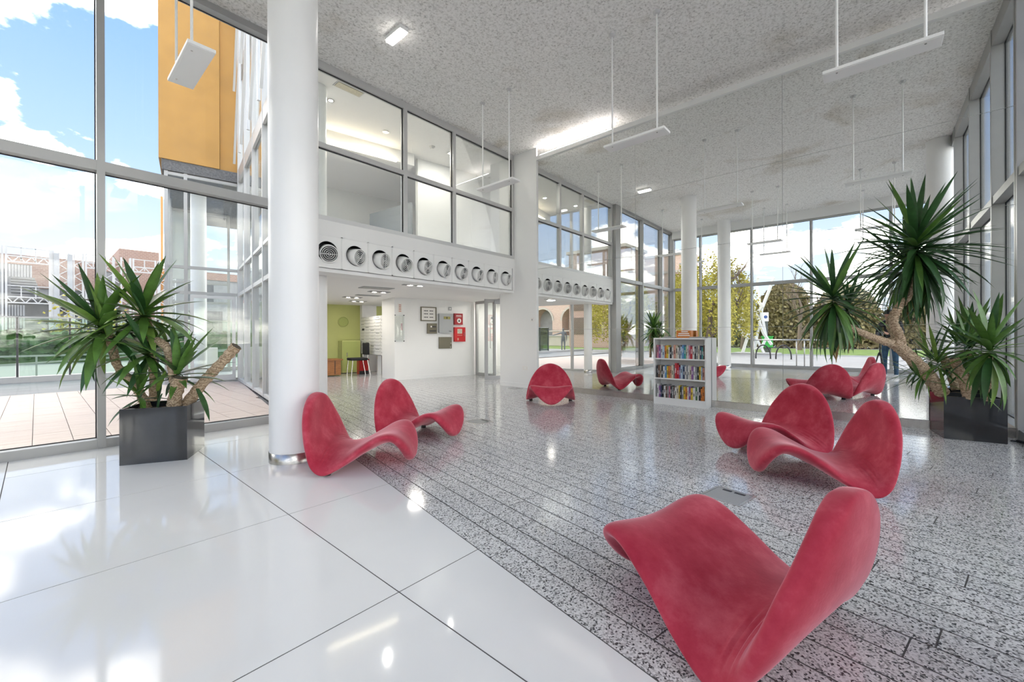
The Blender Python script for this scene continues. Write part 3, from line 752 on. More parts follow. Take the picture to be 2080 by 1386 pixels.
BOOKCOL = {'black': (.02, .02, .022), 'white': (.75, .74, .72), 'red': (.55, .03, .04), 'orange': (.70, .22, .03), 'yellow': (.72, .52, .04), 'teal': (.05, .36, .33), 'blue': (.10, .26, .50), 'pale blue': (.45, .58, .70),
           'navy': (.03, .05, .12), 'grey': (.25, .26, .27), 'cream': (.66, .60, .46), 'pink': (.62, .22, .30), 'purple': (.25, .10, .30), 'brown': (.15, .08, .05), 'green': (.10, .22, .08), 'salmon': (.68, .33, .24)}
for k, c in BOOKCOL.items(): mat('cover_' + k, c, rough=.4, var=.25, vscale=60)
ROWS = [('top', .74, ['pink', 'purple', 'white', 'pale blue', 'orange', 'yellow', 'white', 'black', 'white', 'salmon', 'cream', 'white', 'grey', 'pale blue', 'blue', 'teal', 'cream', 'white', 'pink', 'red', 'white', 'black', 'grey', 'cream', 'navy', 'teal', 'brown']),
        ('middle', .425, ['black', 'brown', 'cream', 'black', 'white', 'blue', 'yellow', 'orange', 'salmon', 'cream', 'grey', 'red', 'red', 'purple', 'pale blue', 'navy', 'white', 'grey', 'white', 'cream', 'purple', 'white', 'grey', 'black', 'yellow', 'pale blue', 'salmon']),
        ('bottom', .11, ['white', 'purple', 'navy', 'black', 'white', 'brown', 'grey', 'pink', 'black', 'grey', 'brown', 'white', 'cream', 'yellow', 'black', 'grey', 'yellow', 'orange', 'white', 'purple', 'yellow', 'white', 'green', 'white', 'black', 'orange', 'orange'])]
def books():
    rn = random.Random(5)
    for row, z, cols in ROWS:
        y1 = BY1 - .024; n = len(cols); tot = (y1 - (BY0 + .024)); ws = [rn.uniform(.7, 1.3) for _ in cols]; k = (tot - .035) / sum(ws); y = y1 - .02
        for i, cn in enumerate(cols):
            w = ws[i] * k; h = rn.uniform(.175, .215) + (.03 if (row, i) in (('middle', 11), ('middle', 12)) else 0); dep = rn.uniform(.11, .135); x0 = BX0 + .022 + rn.uniform(0, .018)
            b = thing('book', '%s book, %s from the left on the %s shelf of the white bookcase' % (cn, ORD[i], row), 'book', (x0 + dep / 2, y - w / 2, z), 0, 'paperbacks on the %s shelf' % row)
            c = .0018; g = .0006
            m = MB().box(x0 + c, x0 + dep, y - w + g, y - w + g + c, z, z + h).box(x0 + c, x0 + dep, y - g - c, y - g, z, z + h)
            # slightly rounded spine
            m.prism([(x0 + c, y - w + g), (x0 + c, y - g), (x0, y - g - w * .2), (x0 - .0015, y - w / 2), (x0, y - w + g + w * .2)], z, z + h)
            m.build('cover', 'cover_' + cn, b)
            MB().box(x0 + c, x0 + dep - .003, y - w + g + c, y - g - c, z + .002, z + h - .003).build('pages', 'paper', b)
            lc = 'white' if cn in ('black', 'navy', 'brown', 'purple', 'red', 'green', 'grey', 'teal', 'blue') else 'black'
            z0 = z + h * rn.uniform(.25, .45); z1 = z0 + h * rn.uniform(.2, .4)
            MB().box(x0 - .0022, x0 - .0014, y - w / 2 - w * .16, y - w / 2 + w * .16, z0, z1).build('spine_title', 'cover_' + lc, b)
            y -= w
books()
t = thing('cardboard_box', 'small orange box with white lettering on top of the bookcase', 'box', (XM - .13, 2.28, BH))
MB().box(XM - .18, XM - .07, 2.155, 2.375, BH + .001, BH + .115).build('body', 'cover_orange', t)
for i, (a, b) in enumerate(((2.20, 2.30), (2.18, 2.345), (2.17, 2.355))): MB().box(XM - .1815, XM - .18, a, b, BH + .088 - i * .03, BH + .104 - i * .03).build('lettering', 'white_print', t)
for nm, y0, lab in (('leaflet', 2.40, 'loose grey leaflets lying left of the orange box on the bookcase'), ('magazine', 1.98, 'thin magazine lying right of the orange box on the bookcase')):
    t = thing(nm, lab, 'paper', (XM - .14, y0 + .1, BH))
    MB().box(XM - .22, XM - .08, y0, y0 + .19, BH + .001, BH + .012).build('cover', 'cover_grey', t); MB().box(XM - .215, XM - .085, y0 + .005, y0 + .185, BH + .012, BH + .016).build('sheet', 'paper', t)

# ================================================================== floor hatches, switches, cable
def hatch(pts, label):
    c = (sum(p[0] for p in pts) / 4, sum(p[1] for p in pts) / 4); t = thing('floor_hatch', label, 'floor hatch', (*c, 0), 0, 'steel service hatches in the granite floor')
    sh = lambda k: [(c[0] + (p[0] - c[0]) * k, c[1] + (p[1] - c[1]) * k) for p in pts]
    o, i = sh(1), sh(.86)
    mb = MB()
    for k in range(4): mb.prism([o[k], o[(k + 1) % 4], i[(k + 1) % 4], i[k]], .0005, .004)
    mb.build('frame', 'steel', t); MB().prism(sh(.84), .0005, .003).build('lid', 'panel_grey', t)
    u = [(i[2][0] * .25 + i[3][0] * .75), (i[2][1] * .25 + i[3][1] * .75)]; v = [(c[0] * .25 + u[0] * .75), c[1] * .25 + u[1] * .75]
    dx, dy = (i[2][0] - i[3][0]), (i[2][1] - i[3][1]); n = math.hypot(dx, dy); a = (dx / n, dy / n); b = (-a[1], a[0])
    MB().obox(v, a, b, .035, .012, .003, .005).build('finger_grip', 'black_plastic', t)
    MB().obox((v[0] + a[0] * .085, v[1] + a[1] * .085), a, b, .03, .012, .003, .005).build('finger_grip', 'black_plastic', t)
def sq(x, y, s, deg=79):
    a = R(deg); u = (math.cos(a) * s / 2, math.sin(a) * s / 2); v = (-u[1], u[0])
    return [(x + i * u[0] + j * v[0], y + i * u[1] + j * v[1]) for i, j in ((-1, 1), (1, 1), (1, -1), (-1, -1))]
hatch(sq(3.135, .77, .27), 'steel floor hatch between the foreground chair and the right pair of chairs')
hatch(sq(3.76, 3.855, .27), 'steel floor hatch beside the second chair behind the white column')
hatch(sq(6.60, 5.68, .24), 'steel floor hatch at the foot of the white pilaster')
def wall_plate(x, y, z, w, h, name, label, cat, mark=True):
    t = thing(name, label, cat, (x, y, z)); MB().box(x - .008, x, y - w / 2, y + w / 2, z - h / 2, z + h / 2).build('plate', 'white_print', t)
    MB().box(x - .012, x - .008, y - w * .12, y + w * .16, z - h * .2, z + h * .2).build('rocker' if mark else 'socket_face', 'panel_grey' if mark else 'white_paint', t)
wall_plate(XM - .035, 5.40, 1.44, .085, .085, 'light_switch', 'small white switch plate high on the pilaster', 'switch')
wall_plate(XM - .035, 5.60, .42, .14, .085, 'socket', 'white double socket low on the pilaster', 'socket', False)
t = thing('cable', 'short black cable lying on the floor right of the planter', 'cable', (6.55, -1.1, 0))
MB().tube([(6.62, -1.05, .008), (6.58, -1.10, .012), (6.52, -1.12, .010), (6.47, -1.16, .008), (6.40, -1.17, .008)], .006, 8).build('cord', 'black_plastic', t, smooth=True)
MB().tube([(6.60, -1.09, .015), (6.54, -1.13, .015)], .014, 8).build('plug', 'black_plastic', t)

# ================================================================== corridor
def dprism(mb, d0, d1, e0, e1, z0, z1): return mb.prism([W(d0, e0), W(d1, e0), W(d1, e1), W(d0, e1)], z0, z1)
D = lambda d0, d1, e0, e1, z0, z1: dprism(MB(), d0, d1, e0, e1, z0, z1)
def corridor_things():
    f = 3.78                                             # face of the panel wall
    def base(name, label, cat, e0, e1, z0): return thing(name, label, cat, (*W(f, (e0 + e1) / 2), z0))
    # framed notice with two columns of writing
    t = base('framed_notice', 'framed white notice with two columns of writing on the corridor wall', 'picture frame', 3.577, 4.03, 1.5)
    e0, e1, z0, z1 = 3.577, 4.03, 1.50, 1.873
    fr = MB()
    for a in ((e0, e1, z0, z0 + .025), (e0, e1, z1 - .025, z1), (e0, e0 + .025, z0, z1), (e1 - .025, e1, z0, z1)): dprism(fr, f - .025, f, *a)
    fr.build('frame', 'panel_olive', t); D(f - .010, f, e0 + .025, e1 - .025, z0 + .025, z1 - .025).build('mount', 'white_print', t)
    for r, zz in enumerate((1.77, 1.69, 1.60)):
        for ea, eb in ((3.67, 3.79), (3.83, 3.94)):
            for s in range(4):
                q = ea + (eb - ea) * s / 4; D(f - .0115, f - .010, q, q + (eb - ea) * .19, zz - .010 - .004 * (s % 2), zz + .010 + .004 * (s % 2)).build('lettering', 'ink', t)
    # fire alarm panel
    t = base('alarm_panel', 'grey alarm control panel with a small display on the corridor wall', 'control panel', 4.089, 4.507, 1.17)
    mb = MB(); n = 8; e0, e1 = 4.089, 4.507
    pts = [(e0, 1.20), (e0, 1.71), (e1, 1.71), (e1, 1.20)] + [(e1 - (e1 - e0) * i / n, 1.20 - .03 * math.sin(math.pi * i / n)) for i in range(1, n)]
    b = len(mb.v); k = len(pts)
    for dd in (f - .07, f - .001): mb.v += [(*W(dd, e), z) for e, z in pts]
    mb.f += [tuple(range(k)), tuple(range(2 * k - 1, k - 1, -1))] + [(i, i + k, (i + 1) % k + k, (i + 1) % k) for i in range(k)]
    mb.build('case', 'panel_grey', t); D(f - .074, f - .07, 4.22, 4.42, 1.56, 1.63).build('display', 'lcd_green', t); D(f - .075, f - .074, 4.30, 4.33, 1.57, 1.62).build('display_mark', 'ink', t)
    D(f - .073, f - .07, 4.38, 4.40, 1.225, 1.245).build('emblem', 'ink', t); D(f - .073, f - .07, 4.41, 4.455, 1.225, 1.24).build('brand_mark', 'ink', t)
    # red boxes
    t = base('document_box', 'small dark red box with a white flame disc on the corridor wall', 'fire box', 4.555, 4.82, 1.417)
    D(f - .06, f, 4.555, 4.82, 1.417, 1.724).build('case', 'red_dark', t)
    c = Vector((*W(f - .0615, 4.70), 1.525)); MB().lathe([(0, 0), (.065, 0), (.065, .004)], c, 24, (-DD[0], -DD[1], 0)).build('disc', 'white_print', t)
    fl = MB(); P = [(-.022, -.03), (.022, -.03), (.03, -.005), (.012, .018), (0, .045), (-.014, .014), (-.03, -.005)]
    fl.v = [(*W(f - .0665, 4.70 + a), 1.525 + b) for a, b in P]; fl.f = [tuple(range(len(P)))]; fl.build('flame_mark', 'ink', t)
    for s in range(5): D(f - .0615, f - .06, 4.61 + s * .034, 4.635 + s * .034, 1.655, 1.675).build('lettering', 'white_print', t)
    D(f - .0615, f - .06, 4.60, 4.78, 1.632, 1.640).build('underline', 'white_print', t)
    t = base('call_point_box', 'larger bright red fire box with a cream plate on the corridor wall', 'fire box', 4.554, 4.898, .95)
    D(f - .07, f, 4.554, 4.898, .95, 1.346).build('case', 'red_gloss', t); D(f - .072, f - .07, 4.64, 4.79, 1.17, 1.30).build('plate', 'cover_cream', t)
    MB().lathe([(.028, 0), (.042, 0), (.042, .003), (.028, .003)], Vector((*W(f - .072, 4.715), 1.235)), 18, (-DD[0], -DD[1], 0)).build('plate_ring', 'panel_grey', t)
    for s in range(4): D(f - .0715, f - .07, 4.64 + s * .04, 4.67 + s * .04, 1.115, 1.135).build('lettering', 'cover_salmon', t)
    D(f - .0715, f - .07, 4.64, 4.68, .985, 1.05).build('pictogram', 'cover_salmon', t); D(f - .085, f - .07, 4.845, 4.855, 1.09, 1.20).build('handle', 'steel', t)
    # olive boxes
    t = base('meter_box', 'small dark olive box with two slots left of the alarm panel', 'wall box', 3.757, 4.028, 1.17)
    D(f - .05, f, 3.757, 4.028, 1.17, 1.441).build('case', 'panel_olive', t); D(f - .052, f - .05, 3.89, 4.0, 1.335, 1.37).build('slot', 'ink', t); D(f - .053, f - .052, 3.84, 3.88, 1.335, 1.375).build('label_plate', 'white_print', t); D(f - .052, f - .05, 3.81, 4.0, 1.225, 1.255).build('slot', 'ink', t)
    t = base('service_cover', 'plain olive square cover below the alarm panel', 'wall box', 4.101, 4.49, .766)
    D(f - .025, f, 4.101, 4.49, .766, 1.078).build('door', 'panel_olive', t); D(f - .03, f - .025, 4.45, 4.47, .90, .92).build('lock', 'steel', t); D(f - .03, f - .025, 4.43, 4.46, .795, .815).build('lock', 'steel', t)
    t = base('wall_sensor', 'tiny grey square sensor above the alarm panel', 'sensor', 4.403, 4.494, 1.803)
    D(f - .02, f, 4.403, 4.49, 1.803, 1.893).build('case', 'panel_grey', t); D(f - .022, f - .02, 4.425, 4.465, 1.83, 1.87).build('face', 'white_print', t)
    # notice board on the pier
    fp = 3.74
    t = thing('notice_holder', 'clear acrylic notice holder on black standoffs on the white pier', 'notice board', (*W(fp, 2.98), 1.0))
    D(fp - .018, fp - .014, 2.86, 3.11, .97, 1.64).build('sheet', 'glass', t); D(fp - .010, fp - .006, 2.88, 3.09, 1.0, 1.61).build('paper', 'white_print', t)
    for e, z in ((3.10, 1.63), (3.10, .98), (2.87, 1.63), (2.87, .98)): MB().lathe([(0, 0), (.012, 0), (.012, .03), (0, .03)], Vector((*W(fp - .026, e), z)), 10, (DD[0], DD[1], 0)).build('standoff', 'black_plastic', t)
    for s in range(5): D(fp - .0135, fp - .0105, 3.02, 3.06, 1.26 + s * .035, 1.28 + s * .035).build('lettering', 'cover_pink', t)
    t = thing('small_notice', 'small strip notice with faded red writing above the acrylic holder', 'notice', (*W(fp, 3.0), 1.75))
    D(fp - .004, fp, 2.94, 3.06, 1.70, 1.93).build('paper', 'white_print', t)
    for s in range(5): D(fp - .006, fp - .004, 2.97, 3.03, 1.72 + s * .04, 1.74 + s * .04).build('lettering', 'cover_salmon', t)
    # bank of letter boxes
    t = thing('letter_box_bank', 'white bank of many letter boxes hung on the pier', 'letter boxes', (*W(5.6, 2.95), .58))
    D(4.60, 6.75, 3.0, 3.28, .57, 1.68).build('carcass', 'mail_side', t)
    rows, cols = 12, 5
    for r in range(rows):
        for c in range(cols):
            d0 = 4.62 + c * (2.11 / cols); z0 = .585 + r * (1.08 / rows)
            dr = D(d0 + .006, d0 + 2.11 / cols - .006, 2.975, 3.0, z0 + .005, z0 + 1.08 / rows - .005).build('letter_box_door', 'mail_white', t)
            D(d0 + .08, d0 + .33, 2.972, 2.975, z0 + .058, z0 + .068).build('slot', 'ink' if (r * 7 + c * 3) % 5 == 0 else 'mail_side', dr)
    D(6.35, 6.55, 2.970, 2.974, 1.28, 1.34).build('sticker', 'ink', t); D(4.63, 4.78, 2.970, 2.974, .60, .66).build('sticker', 'mail_side', t)
    D(5.55, 5.65, 3.10, 3.2, 0, .57).build('support_leg', 'white_paint', t)
    # yellow-green end wall: round mark, pale cabinet
    g = 7.0
    t = thing('round_clock', 'round olive disc on the lime green wall', 'wall disc', (*W(g, 2.55), 1.55))
    MB().lathe([(0, 0), (.13, 0), (.15, .012), (.15, .03)], Vector((*W(g - .032, 2.55), 1.55)), 28, (DD[0], DD[1], 0)).build('face', 'lime_dark', t)
    MB().lathe([(.145, 0), (.16, 0), (.16, .03), (.145, .03)], Vector((*W(g - .034, 2.55), 1.55)), 28, (DD[0], DD[1], 0)).build('rim', 'lime_wall', t)
    t = thing('storage_cabinet', 'pale green cabinet standing against the lime green wall', 'cabinet', (*W(g - .2, 2.75), 0))
    D(g - .42, g - .02, 2.40, 2.93, .02, .98).build('body', 'lime_wall', t); D(g - .44, g - .42, 2.42, 2.91, .06, .95).build('door', 'lime_dark', t); D(g - .455, g - .44, 2.52, 2.54, .5, .62).build('handle', 'steel', t)
    t = thing('reception_desk', 'orange-brown wooden desk end in front of the lime green wall', 'desk', (*W(6.2, 2.0), 0))
    D(5.9, 6.45, 1.2, 2.17, .03, .44).build('body', 'wood_orange', t); D(5.86, 6.48, 1.15, 2.22, .44, .47).build('top', 'wood_orange', t); D(5.9, 5.92, 2.0, 2.03, .05, .43).build('panel_joint', 'cover_brown', t)
    # black visitor chair
    t = thing('visitor_chair', 'black upholstered visitor chair with thin metal legs by the letter boxes', 'chair', (*W(5.75, 2.6), 0))
    D(5.5, 5.95, 2.34, 2.80, .43, .50).build('seat', 'black_fabric', t, bevel=.02); D(5.5, 5.95, 2.78, 2.84, .58, .92).build('backrest', 'black_fabric', t, bevel=.02)
    for d, e, e2 in ((5.52, 2.38, 2.34), (5.93, 2.38, 2.34)): MB().tube([(*W(d, e), .44), (*W(d, e2), .0)], .011, 8).build('leg', 'steel', t)
    for d in (5.52, 5.93): MB().tube([(*W(d, 2.86), .0), (*W(d, 2.78), .45), (*W(d, 2.80), .60)], .011, 8).build('leg', 'steel', t)
    t = thing('waste_bin', 'bright red waste bin behind the black visitor chair', 'bin', (*W(6.15, 2.85), 0))
    D(6.02, 6.26, 2.72, 2.98, 0, .40).build('body', 'red_gloss', t, bevel=.01); D(6.0, 6.28, 2.70, 3.0, .40, .44).build('lid', 'red_dark', t); D(6.0, 6.02, 2.72, 2.98, 0, .10).build('pedal', 'black_plastic', t)
    t = thing('side_cabinet', 'dark wooden cabinet seen under the letter boxes', 'cabinet', (*W(6.9, 3.9), 0))
    D(6.5, 6.95, 3.62, 4.5, .04, .62).build('body', 'cover_brown', t); D(6.48, 6.5, 3.65, 4.45, .06, .60).build('door', 'wood_orange', t); D(6.46, 6.48, 4.3, 4.33, .25, .35).build('handle', 'steel', t)
    t = thing('stool', 'small red topped stool seen under the letter boxes', 'stool', (*W(5.6, 3.6), 0))
    MB().lathe([(0, .36), (.13, .36), (.14, .38), (.14, .43), (.12, .45), (0, .45)], (*W(5.6, 3.6), 0), 20).build('seat', 'red_gloss', t)
    for k in range(4):
        a = k * 1.57 + .5; x, y = W(5.6, 3.6); MB().tube([(x + .1 * math.cos(a), y + .1 * math.sin(a), .37), (x + .15 * math.cos(a), y + .15 * math.sin(a), 0)], .010, 6).build('leg', 'steel', t)
    # ceiling fittings in the corridor
    for i, (x, y, w, d2, lab) in enumerate(((765, 585, .62, .16, 'grey slotted ceiling grille in the corridor, nearest the opening'), (748, 600, .55, .10, 'thin grey ceiling grille deeper in the corridor'))):
        r = pray(x, y); k = (zc2 - CH) / r[2]; c = (r[0] * k, r[1] * k); t = thing('ceiling_grille', lab, 'grille', (*c, zc2))
        MB().obox(c, EE, DD, w / 2, d2, zc2 - .012, zc2).build('frame', 'panel_grey', t)
        for s in range(6): MB().obox((c[0] + DD[0] * d2 * (s - 2.5) / 3.4, c[1] + DD[1] * d2 * (s - 2.5) / 3.4), EE, DD, w / 2 - .03, d2 * .09, zc2 - .016, zc2 - .012).build('slat', 'aluminium', t)
    for x, y, lab in ((843, 579, 'twin corridor ceiling spotlight nearest the white panel wall'), (770, 593, 'twin corridor ceiling spotlight behind the slotted grille'), (716, 604, 'twin corridor ceiling spotlight near the lime green wall'), (982, 589, 'twin corridor ceiling spotlight by the glass door'), (727, 612, 'deepest twin corridor ceiling spotlight')):
        r = pray(x, y); k = (zc2 - CH) / r[2]; c = (r[0] * k, r[1] * k); t = thing('twin_spotlight', lab, 'spotlight', (*c, zc2))
        MB().obox(c, EE, DD, .22, .10, zc2 - .008, zc2).build('tray', 'cover_grey', t)
        for s in (-.1, .1):
            q = (c[0] + EE[0] * s, c[1] + EE[1] * s); rg = MB().lathe([(.075, -.004), (.085, -.014), (.06, -.014), (.055, -.004)], (*q, zc2 - .006), 18).build('lamp_ring', 'aluminium_light', t)
            MB().lathe([(0, 0), (.055, 0)], (*q, zc2 - .013), 18).build('lens', 'glow_spot', rg)
        l = bpy.data.lights.new('spot_lamp', 'AREA'); l.energy = 6; l.shape = 'DISK'; l.size = .22; l.color = (1, .94, .86); lo = bpy.data.objects.new('spot_lamp', l); COL.objects.link(lo); lo.location = (*c, zc2 - .03); lo.parent = t; lo.matrix_parent_inverse = parent_inv(t)
corridor_things()
# glass door standing open
def glass_door():
    dr = struct(empty('door_1', (*W(2.1, 5.25), 0)))
    ed = 5.25
    for d in (3.68, 2.82): D(d - .03, d + .03, ed - .03, ed + .03, 0, zc2).build('jamb', 'aluminium', dr)
    D(2.1, 3.68, ed - .03, ed + .03, 2.0, zc2).build('head', 'aluminium', dr); D(2.85, 3.65, ed - .004, ed + .004, .08, 2.0).build('side_light', 'glass', dr); D(2.85, 3.65, ed - .03, ed + .03, 0, .08).build('sill', 'aluminium', dr)
    a = Vector((7.92, 6.95)); b = Vector((7.32, 7.30)); u = (b - a).normalized(); n = Vector((-u.y, u.x)); L = (b - a).length
    def Lf(s0, s1, z0, z1, h): return MB().obox(a + u * ((s0 + s1) / 2), u, n, (s1 - s0) / 2, h, z0, z1)
    Lf(0, .07, 0.01, 2.02, .022).build('stile', 'aluminium', dr); Lf(L - .08, L, .01, 2.02, .022).build('stile', 'aluminium', dr)
    Lf(.07, L - .08, 1.95, 2.02, .022).build('rail', 'aluminium', dr); Lf(.07, L - .08, .01, .11, .022).build('rail', 'aluminium', dr); Lf(.07, L - .08, .11, 1.95, .004).build('pane', 'glass', dr)
    h = a + u * (L - .16) - n * .06; h2 = h + n * .045
    MB().tube([(h2.x, h2.y, 1.42), (h.x, h.y, 1.42), (h.x, h.y, .80), (h2.x, h2.y, .80)], .012, 8).build('pull_handle', 'steel', dr)
    q = a + u * (L - .2) - n * .006; MB().lathe([(0, 0), (.035, 0), (.035, .004)], (q.x, q.y, 1.55), 16, (-n.x, -n.y, 0)).build('door_sign', 'panel_grey', dr)
    c = a + u * .3 + n * .05; MB().obox(c, u, n, .16, .03, 1.90, 1.98).build('door_closer', 'panel_grey', dr)
glass_door()
# upper room fittings
def downlight(x, y, z, label, watts):
    t = thing('recessed_downlight', label, 'downlight', (x, y, z), 0, 'recessed downlights')
    MB().lathe([(.05, 0), (.06, -.01), (.035, -.01)], (x, y, z), 16).build('ring', 'steel', t); MB().lathe([(0, 0), (.04, 0)], (x, y, z - .008), 16).build('lens', 'glow_spot', t)
    l = bpy.data.lights.new('downlight_lamp', 'AREA'); l.shape = 'DISK'; l.size = .08; l.energy = watts; l.color = (1, .95, .88); lo = bpy.data.objects.new('downlight_lamp', l); COL.objects.link(lo); lo.location = (x, y, z - .014); lo.parent = t; lo.matrix_parent_inverse = parent_inv(t)
downlight(3.175, 6.69, 4.97, 'tiny lit downlight at the left of the upper room ceiling', 8)
downlight(4.35, 6.95, 4.97, 'upper room downlight behind the middle pane, seen in the mirror', 8)
downlight(5.75, 6.75, 4.97, 'upper room downlight behind the right pane, seen in the mirror', 8)
downlight(*W(3.0, 5.75), zc2, 'unseen lamp added to brighten the space beyond the glass door', 16)  # lamp put in to brighten the space behind the door, no fitting seen
t = thing('ceiling_hatch', 'beige rectangular vent in the upper room ceiling', 'vent', (3.22, 6.2, 4.97))
MB().box(3.02, 3.42, 6.10, 6.24, 4.955, 4.97).build('panel', 'cover_cream', t); MB().box(3.0, 3.44, 6.08, 6.26, 4.963, 4.97).build('frame', 'aluminium_light', t)
t = thing('smoke_detector', 'small smoke detector on the upper room ceiling', 'smoke detector', (5.32, 6.79, 4.97))
MB().lathe([(0, -.05), (.03, -.05), (.04, -.03), (.055, -.02), (.055, 0)], (5.32, 6.79, 4.97), 18).build('body', 'white_print', t); MB().lathe([(.041, -.032), (.041, -.026)], (5.32, 6.79, 4.97), 18).build('vent_ring', 'ink', t)

# ================================================================== outside: courtyard side
gnd = struct(MB().box(-90, 60, -70, 90, -.20, -.13).build('ground', 'plaza'))
def courtyard():
    pv = struct(MB().prism([(-9, YW + .12), (2.30, YW + .12), FAR, (FAR[0] + .4, 12.9), (-9, 12.9)], -.13, -.035).build('pavement', 'grout'))
    n = 0
    for i in range(-20, 12):
        x0 = -.032 + .30 * i
        for j in range(8):
            y0 = 6.02 + .88 * j + (.44 if i % 2 else 0) - .44
            p = [(x0 + .003, y0 + .003), (x0 + .297, y0 + .003), (x0 + .297, y0 + .877), (x0 + .003, y0 + .877)]
            for c in ((EE[0], EE[1], CE - .16), (0, -1, -(YW + .13)), (0, 1, 12.6), (-1, 0, 6.2)): p = clip(p, *c)
            if parea(p) > .01 and n < 300: MB().prism(p, -.035, -.02).build('paving_slab', 'paving', pv); n += 1
    struct(MB().box(-30, 14, 12.6, 16.1, -.13, -.03).build('road', 'asphalt'))
    k = struct(MB().box(-14, 9, 16.1, 16.35, -.10, .11).build('kerb', 'kerb'))
    t = thing('glass_balustrade', 'green-tinted glass balustrade along the far edge of the courtyard', 'balustrade', (.6, 16.22, .1))
    xs = [-.316 + .905 * q for q in range(-9, 7)]
    for x in xs: MB().box(x - .02, x + .02, 16.19, 16.25, .11, 1.62).build('post', 'gasket', t)
    for a, b in zip(xs, xs[1:]): MB().box(a + .03, b - .03, 16.215, 16.225, .13, 1.60).build('glass_panel', 'glass_green', t)
    MB().box(xs[0], xs[-1], 16.19, 16.25, 1.60, 1.64).build('top_rail', 'aluminium', t)
    # low hedge and street rail beyond
    h = thing('hedge', 'clipped green hedge behind the glass balustrade', 'hedge', (0, 30, 0))
    rn = random.Random(4); mb = MB()
    for q in range(5200):
        x, y, z = rn.uniform(-11, 11), rn.uniform(29.4, 30.6), rn.uniform(.0, 1.4); r = .10
        a, b = rn.uniform(0, 6.28), rn.uniform(-.6, .6); u = Vector((math.cos(a), math.sin(a), b)) * r; v = Vector((-math.sin(a), math.cos(a), rn.uniform(-.8, .8))) * r; c = Vector((x, y, z)); mb.quad(c - u - v, c + u - v, c + u + v, c - u + v)
    stuff(mb.build('foliage', 'hedge_green', h)); MB().box(-11, 11, 29.6, 30.4, -.13, 1.25).build('branch_mass', 'hedge_green', h)
    t = thing('street_rail', 'pale low street rail seen through the glass balustrade', 'rail', (0, 18.2, 0))
    MB().box(-9, 8, 18.17, 18.23, .55, .60).build('rail', 'kerb', t); MB().bar((-6, 18.2, .05), (7, 18.2, .75), .05).build('sloping_rail', 'kerb', t)
    for q in range(9): MB().box(-8 + 2 * q - .02, -8 + 2 * q + .02, 18.18, 18.22, -.1, .55).build('post', 'kerb', t)
courtyard()
# orange clad volume over a glazed lobby
def orange_block():
    d0 = 6.36
    t = thing('orange_building', 'orange clad block raised over a glazed ground floor across the courtyard', 'building', (*W(d0, -.8), 0))
    D(d0 + .0, 12, -1.73, -.57, 5.27, 13).build('cladding_panel', 'orange_cladding', t); D(d0 + .10, 12, -.56, .75, 5.27, 13).build('cladding_panel', 'orange_cladding', t)
    D(d0 + .03, 11.9, -1.68, .6, 5.02, 5.27).build('soffit_band', 'concrete_dark', t)
    D(d0, 11.5, -1.6, .4, -.05, -.01).build('lobby_floor', 'kerb', t)
    def frame(dd, nm):
        for e in (-1.60, -1.24, -.17):
            MB().obox(W(dd, e), EE, DD, .035, .04, 0, 5.02).build('mullion', 'aluminium', t)
        for z in (0.03, 2.17, 2.78, 4.97):
            for e0, e1 in ((-1.565, -1.275), (-1.205, -.205)): MB().obox(W(dd, (e0 + e1) / 2), EE, DD, (e1 - e0) / 2, .03, z - .035, z + .035).build('transom', 'aluminium', t)
        for e0, e1 in ((-1.565, -1.275), (-1.205, -.205)):
            for z0, z1 in ((.065, 2.135), (2.205, 2.745), (2.815, 4.935)): MB().obox(W(dd, (e0 + e1) / 2), EE, DD, (e1 - e0) / 2, .004, z0, z1).build('pane', 'glass', t)
    frame(d0 + .10, 'front'); frame(d0 + 3.6, 'back')
    dr = MB().obox(W(d0 + .08, -.70), EE, DD, .46, .03, .02, 2.12).build('door_leaf', 'glass', t)
    fr = MB()
    for e0, e1, z0, z1 in ((-1.16, -1.09, .02, 2.12), (-.32, -.25, .02, 2.12), (-1.09, -.32, 2.05, 2.12), (-1.09, -.32, .02, .16)): fr.obox(W(d0 + .06, (e0 + e1) / 2), EE, DD, (e1 - e0) / 2, .025, z0, z1)
    fr.build('door_frame', 'aluminium_light', t)
    for dd in (d0 + 1.6, d0 + 2.6): MB().obox(W(dd, -1.6), EE, DD, .03, .04, 0, 5.02).build('side_mullion', 'aluminium', t)
    MB().lathe([(.17, 0), (.17, 5.02)], (*W(d0 + 1.0, -.98), 0), 28).build('round_column', 'column_paint', t, smooth=True)
    D(d0 + 1.6, d0 + 2.0, -1.0, -.55, 0, .80).build('counter', 'mail_white', t)
    D(d0 + 3.75, d0 + 3.9, -1.6, -.9, 2.9, 5.0).build('inner_wall', 'white_paint', t)
orange_block()

